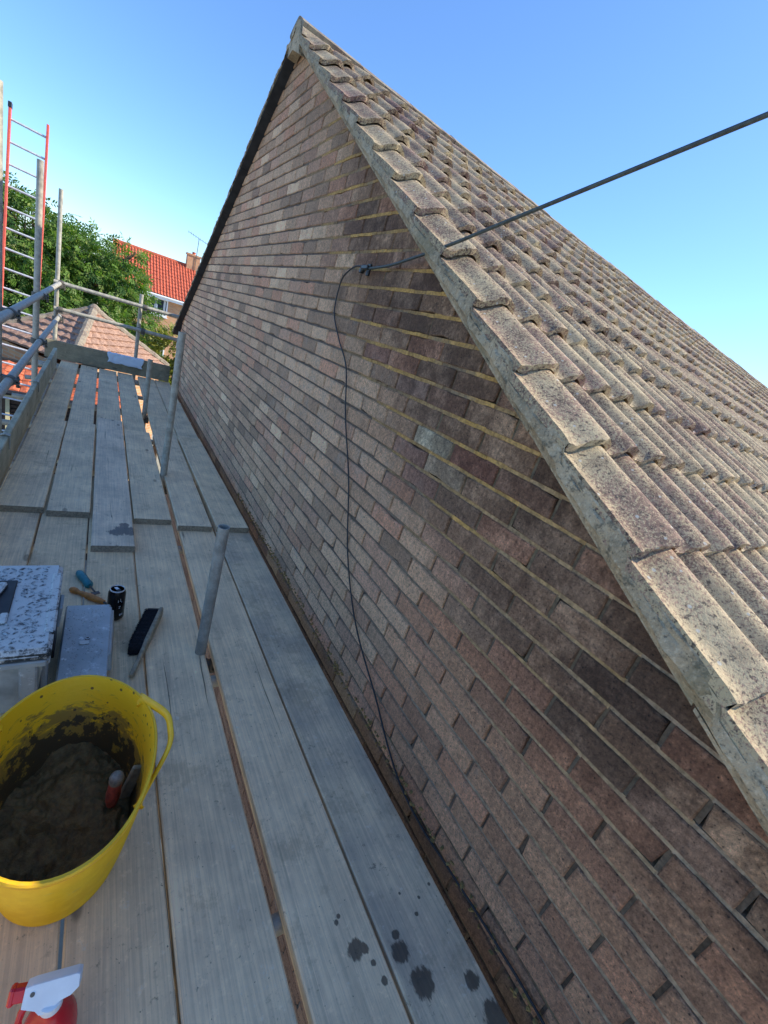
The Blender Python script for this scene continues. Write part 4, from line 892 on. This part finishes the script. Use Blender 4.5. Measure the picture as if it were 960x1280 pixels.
# ------------------------------------------------------------------ neighbours
def rolled(mb,P00,P10,P01,P11,pitch,amp,rows_,step=.02,seg=6,tint=None):     # corrugated sheet with stepped courses; P0x eave, P1x ridge; index order along, up
    P00,P10,P01,P11=map(Vector,(P00,P10,P01,P11)); L=(P10-P00).length; nx=max(2,int(L/pitch*seg)); nrm=(P10-P00).cross(P01-P00).normalized()
    if nrm.z<0: nrm=-nrm
    for r_ in range(rows_):
        vs=[];fs=[]
        for k,(t,off) in enumerate(((r_/rows_,-.0),(r_/rows_,step),((r_+1)/rows_+.004,.004))):
            for i in range(nx+1):
                u=i/nx; e=P00.lerp(P10,u); rd=P01.lerp(P11,u); q=(u*L/pitch)%1; hh_=amp*(.5+.5*math.cos(2*math.pi*q))
                vs.append(e.lerp(rd,t)+nrm*(hh_+off))
        for k in range(2):
            for i in range(nx): fs.append((k*(nx+1)+i,k*(nx+1)+i+1,(k+1)*(nx+1)+i+1,(k+1)*(nx+1)+i))
        mb.add(vs,fs,0,tint)
    return mb
fh=thing('red_roofed_house','orange brick house with a bright red ribbed roof and white window behind the tree','house',(2,32,GZ))
ez=-.86; ry_=35.6; rz=1.30; hx0,hx1=-.7,9.5
mb=MB(); mb.prism([(32.3,GZ),(38.9,GZ),(38.9,ez-.05),(ry_,rz-.25),(32.3,ez-.05)],lambda u,v,d:(d,u,v),hx0+.2,hx1-.2); obj('wall',mb,'farbrick',fh)
mb=rolled(MB(),(hx0,31.9,ez),(hx1,31.9,ez),(hx0,ry_,rz),(hx1,ry_,rz),.172,.05,11,.03,5); mb2=rolled(mb,(hx1,39.3,ez),(hx0,39.3,ez),(hx1,ry_,rz),(hx0,ry_,rz),.172,.05,11,.03,4); obj('roof',mb,'farroof',fh)
mb=MB(); mb.tube([(hx0,ry_,rz+.0),(hx1,ry_,rz+.0)],.13,10); obj('ridge',mb,'farroof',fh)
mb=MB(); mb.box(((hx0+hx1)/2,31.93,ez-.14),(hx1-hx0,.04,.16)); mb.box(((hx0+hx1)/2,32.1,ez-.20),(hx1-hx0,.4,.03)); mb.tube([(hx0,31.86,ez-.06),(hx1,31.86,ez-.06)],.055,8); obj('fascia',mb,'upvc',fh)
for (wx0,wx1,z0,z1) in ((1.25,2.30,-2.02,-1.10),(5.6,6.8,-2.1,-1.1),(1.2,2.4,-4.9,-3.7),(5.4,7.0,-4.9,-3.7)):
    mb=MB(); cx=(wx0+wx1)/2; cz=(z0+z1)/2; f_=.07
    for x in (wx0,cx-.03,wx1): mb.box((x,32.26,cz),(f_,.09,z1-z0+f_))
    for z in (z0,z1): mb.box((cx,32.262,z),(wx1-wx0,.086,f_))
    mb.box((cx,32.22,z0-.07),(wx1-wx0+.16,.16,.05)); wf=obj('window',mb,'upvc',fh,org=(cx,32.26,cz))
    mb=MB(); mb.box((cx,32.275,cz),(wx1-wx0-.02,.02,z1-z0-.02)); obj('pane',mb,'glass',wf,org=(cx,32.27,cz))
    mb=MB(); mb.box((cx-.12,32.262,cz),(.10,.004,z1-z0-.1)); mb.box((wx1-.14,32.262,cz),(.12,.004,z1-z0-.1)); obj('curtain',mb,'curtain',wf,org=(cx,32.27,cz))
mb=MB(); mb.box((3.84,35.6,1.35),(.78,.62,1.35)); mb.box((3.84,35.6,2.06),(.88,.72,.10)); ch=obj('chimney',mb,'farbrick',fh,org=(3.84,35.6,1.35))
mb=MB(); 
for x in (3.84,): mb.lathe([(.12,0),(.10,.06),(.12,.14),(.13,.15)],(x,35.6,2.11),12)
obj('chimney_pot',mb,'farroof',ch,org=(3.84,35.6,2.11))
ae=thing('television_aerial','thin television aerial on a mast above the red-roofed house','aerial',(3.95,35.25,1.2))
mb=MB(); mb.tube([(3.95,35.25,1.2),(3.98,35.25,3.12)],.022,6); obj('mast',mb,'coupler',ae)
mb=MB(); mb.tube([(3.30,35.25,3.30),(4.55,35.25,2.98)],.016,6)
for i in range(9): x=3.32+i*.15; z=3.30-(x-3.30)*.256; mb.tube([(x-.02,35.05-.0,z-.10),(x+.02,35.45,z+.10)],.010,5)
obj('boom',mb,'coupler',ae)
# hipped roof building just beyond the platform end
hb=thing('hipped_roof_building','low building with a pinkish grey hipped tile roof just past the platform end','building',(-1.2,13,GZ))
Ap=(-1.15,12.6,-1.10);F=(-1.35,10.6,-1.72);Rr=(.50,12.9,-2.03);Ll=(-3.1,12.4,-2.06);Bk=(-1.0,15.2,-2.0)
F=(-1.42,10.2,-1.95)
mb=MB()
def tri_tiles(mb,A,B,C_,rows_):      # A apex, B-C eave; stepped courses
    A,B,C_=map(Vector,(A,B,C_)); nrm=(B-A).cross(C_-A).normalized(); nrm=nrm if nrm.z>0 else -nrm
    for r_ in range(rows_):
        t0,t1=r_/rows_,(r_+1)/rows_; a0=A.lerp(B,t0);b0=A.lerp(C_,t0);a1=A.lerp(B,t1);b1=A.lerp(C_,t1)
        n_=max(1,int((b1-a1).length/.26))
        for i in range(n_):
            u0,u1=i/n_,(i+1)/n_; o=R.uniform(.0,.01); sg=4
            for q in range(sg):
                v0=u0+(u1-u0)*q/sg;v1=u0+(u1-u0)*(q+1)/sg; h0=.022*math.sin(math.pi*q/sg);h1=.022*math.sin(math.pi*(q+1)/sg)
                mb.add([a0.lerp(b0,v0)+nrm*(h0),a0.lerp(b0,v1)+nrm*(h1),a1.lerp(b1,v1)+nrm*(.03+o+h1),a1.lerp(b1,v0)+nrm*(.03+o+h0),a1.lerp(b1,v0),a1.lerp(b1,v1)],[(0,1,2,3),(3,2,5,4)])
for B_,C__ in ((Ll,F),(F,Rr),(Rr,Bk),(Bk,Ll)): tri_tiles(mb,Ap,B_,C__,9)
obj('roof',mb,'pinkroof',hb)
mb=MB()
for q in (F,Rr,Ll,Bk): mb.tube([Vector(Ap).lerp(Vector(q),i/14)+Vector((nz(i,1,2)*.02,0,.02+nz(i,3,2)*.02)) for i in range(15)],[.075+.012*(i%2) for i in range(15)],8)
mb.lathe([(.14,-.05),(.11,.07),(.04,.13),(0,.14)],Ap,8); obj('hip_tile',mb,'cream' if 0 else 'ridge',hb)
mb=MB(); P4=[Vector(q) for q in (F,Rr,Bk,Ll)]; c_=sum(P4,Vector())/4; Q=[(c_+(q-c_)*.9) for q in P4]; mb.add([(q.x,q.y,-2.1) for q in Q]+[(q.x,q.y,GZ) for q in Q],[(0,1,5,4),(1,2,6,5),(2,3,7,6),(3,0,4,7)]); obj('wall',mb,'farbrick',hb)
# orange roofed outbuilding below on the left
ob=thing('orange_roofed_outbuilding','low outbuilding with orange clay tiles and a cream-framed brown front, below the left rail','outbuilding',(-2.5,9.9,GZ))
mb=MB(); x0,x1=-4.6,-.55; ya,yb,za,zb_=9.35,10.25,-2.46,-2.16; nr,nc=5,24; La=1.0
for r_ in range(nr):
    for c__ in range(nc):
        xa=x0+(x1-x0)*c__/nc; xb=x0+(x1-x0)*(c__+1)/nc-.006; t0,t1=r_/nr,(r_+1)/nr+.05; o=R.uniform(0,.006); y_0=ya+(yb-ya)*t0;y_1=ya+(yb-ya)*t1;z_0=za+(zb_-za)*t0+.03+o;z_1=za+(zb_-za)*t1+.004
        xm=(xa+xb)/2; cr=.022
        mb.add([(xa,y_0,z_0),(xm,y_0,z_0+cr),(xb,y_0,z_0),(xb,y_1,z_1),(xm,y_1,z_1+cr),(xa,y_1,z_1),(xa,y_0,z_0-.03),(xm,y_0,z_0+cr-.03),(xb,y_0,z_0-.03)],[(0,1,4,5),(1,2,3,4),(0,6,7,1),(1,7,8,2)])
obj('roof',mb,'orangeroof',ob)
mb=MB(); mb.box(((x0+x1)/2,9.9,(GZ-2.5)/2-.02),(x1-x0-.3,.8,-2.5-GZ)); obj('wall',mb,'brownclad',ob)
fr=MB(); 
fr.box(((x0+x1)/2,9.36,-2.51),(x1-x0,.04,.07)); fr.box((-2.235,9.46,-3.1),(.055,.05,1.16)); fr.box((-1.30,9.46,-3.1),(.055,.05,1.16)); fr.box((-1.765,9.462,-2.575),(.88,.046,.05)); fr.box((-1.765,9.462,-3.66),(.88,.046,.05)); fo=obj('frame',fr,'cream',ob)
mb=MB()
for k in range(15): mb.box((-1.765,9.475,-2.66-k*.07),(.87,.03,.055),Matrix.Rotation(rad(18),3,'X'))
obj('slat',mb,'brownclad',fo)
mb=MB(); mb.box(((x0+x1)/2,10.32,-2.16),(x1-x0,.12,.10)); mb.tube([(x0,9.30,-2.46),(x1,9.30,-2.46)],.045,8); obj('gutter',mb,'black',ob)
# paving strip lit by the sun past the gable corner
# ------------------------------------------------------------------ trees
def leaves(name,mat,parent,blobs,n,ll,lw,seed,droop=.5):
    rr=random.Random(seed); V=[];F_=[];T_=[]
    tot=sum(b[3]**2 for b in blobs)
    for (cx,cy,cz,r) in blobs:
        k=int(n*r*r/tot)
        for i in range(k):
            d=Vector((rr.gauss(0,1),rr.gauss(0,1),rr.gauss(0,1))).normalized()
            dd=r*(.45+.60*rr.random()**.55)*(1+.28*noise.noise(Vector((d.x*2.3+cx,d.y*2.3+cy,d.z*2.3+cz)))); base=Vector((cx,cy,cz))+Vector((d.x*dd,d.y*dd,d.z*dd*.85))
            if noise.noise(base*1.9+Vector((seed,0,0)))<-.16: continue
            ax=(d+Vector((rr.uniform(-.7,.7),rr.uniform(-.7,.7),rr.uniform(-.6,.3)-droop))).normalized(); sd=ax.cross(Vector((rr.uniform(-1,1),rr.uniform(-1,1),rr.uniform(-.2,1)))).normalized(); up=ax.cross(sd)
            br_=rr.random(); nl=7
            for j in range(nl):
                s_=(1 if j%2 else -1)*(0 if j==nl-1 else 1); p=base+ax*ll*.55*(j/2); dr=(ax*.6+sd*s_*.8+Vector((0,0,-.25))).normalized() if s_ else ax
                sc_=rr.uniform(.75,1.15); w_=dr.cross(up).normalized()*lw*sc_*.5; q=len(V); L_=ll*sc_
                V+= [tuple(p),tuple(p+dr*L_*.45+w_),tuple(p+dr*L_),tuple(p+dr*L_*.45-w_)]; F_.append((q,q+1,q+2,q+3)); T_.append((min(1,max(0,br_*.8+rr.uniform(-.1,.1))),rr.random(),0))
    mb=MB(); mb.v=V; mb.f=F_; mb.mi=[0]*len(F_); mb.t=T_
    return obj(name,mb,mat,parent,tinted=True)
tr=thing('leafy_tree','large bright green tree with feathery drooping leaves behind the left scaffold poles','tree',(-2.6,16.4,GZ))
mb=MB(); tk=[(-2.6,16.4,GZ),(-2.55,16.4,-4.6),(-2.7,16.45,-3.4),(-2.5,16.5,-2.2)]; mb.tube(tk,[.26,.21,.18,.13],12); obj('trunk',mb,'bark',tr,smooth=True)
mb=MB()
TB=[(-3.0,16.3,-.35,1.35),(-1.7,16.2,-.55,1.25),(-.75,16.1,-.75,.95),(-.15,16.0,-1.2,.60),(.0,15.8,-1.9,.42),(-1.1,15.6,-1.75,1.15),(-2.5,15.6,-1.7,1.3),(-4.2,16.4,-.6,1.5),(-3.9,15.9,-2.0,1.3),(-1.9,17.2,-.2,1.0),(-.65,16.2,.20,.50),(-.3,16.2,.45,.22),(-2.3,16.2,.55,.5),(-3.1,16.1,.75,.45),(-5.2,16.6,-1.2,1.4),(.0,16.4,-2.3,.6),(-5.6,16.9,.4,1.2),(-1.6,15.9,-2.9,1.0)]
for (x,y,z,r_) in TB:
    a=Vector((-2.6,16.45,-2.9)); e=Vector((x,y,z)); m1=a.lerp(e,.5)+Vector((R.uniform(-.15,.15),R.uniform(-.1,.1),R.uniform(0,.25))); mb.tube(sm([a,m1,e],4),[.085-.0085*i for i in range(9)],6)
    for q in range(5): e2=e+Vector((R.uniform(-1,1),R.uniform(-1,1),R.uniform(-.4,1)))*r_*.8; mb.tube([m1.lerp(e,.6),m1.lerp(e2,.8),e2],[.03,.018,.006],5)
obj('limb',mb,'bark',tr,smooth=True)
TB+=[(-2.0,16.6,-.9,1.3),(-3.4,16.8,-.9,1.5),(-1.0,16.5,-1.3,1.1),(-2.6,16.2,.25,.75),(-1.35,16.2,.15,.62),(-4.6,16.3,.35,.9),(-3.7,16.2,.55,.7),(-.55,15.9,-.35,.5)]
leaves('crown','leaf',tr,TB,17000,.125,.045,3)
sb=thing('yellow_green_shrub','yellow-green bushy shrub below the far house window beside the gable corner','shrub',(.55,14.2,GZ))
mb=MB(); 
for q in range(7): mb.tube(sm([(.6,14.3,GZ),(.6+R.uniform(-.2,.2),14.3,-4.3),(.55+R.uniform(-.6,.6),14.2+R.uniform(-.3,.3),-2.4)],4),[.06-.005*i for i in range(9)],6)
obj('stem',mb,'bark',sb,smooth=True)
leaves('crown','leaf2',sb,[(.50,14.2,-1.75,.50),(.85,14.3,-1.6,.55),(.35,14.1,-2.35,.55),(.95,14.2,-2.5,.65),(.5,14.3,-3.2,.8),(1.5,14.4,-2.0,.7),(1.2,14.4,-3.6,.8)],4200,.075,.045,11,.1)
# far hedge line and plants at ground level behind the scaffold
for i,(x,y,r_,lb_) in enumerate(((-7.5,19,1.9,'broad green tree at the far left, beyond the big feathery tree'),)):
    q=thing('leafy_tree',lb_,'tree',(x,y,GZ)); mb=MB(); mb.tube([(x,y,GZ),(x,y,-3.3)],[.18,.12],8); obj('trunk',mb,'bark',q)
    leaves('crown','leaf',q,[(x,y,-1.7,r_),(x+1,y,-2.6,r_*.8),(x-1,y,-2.6,r_*.8)],2500,.16,.06,20+i)
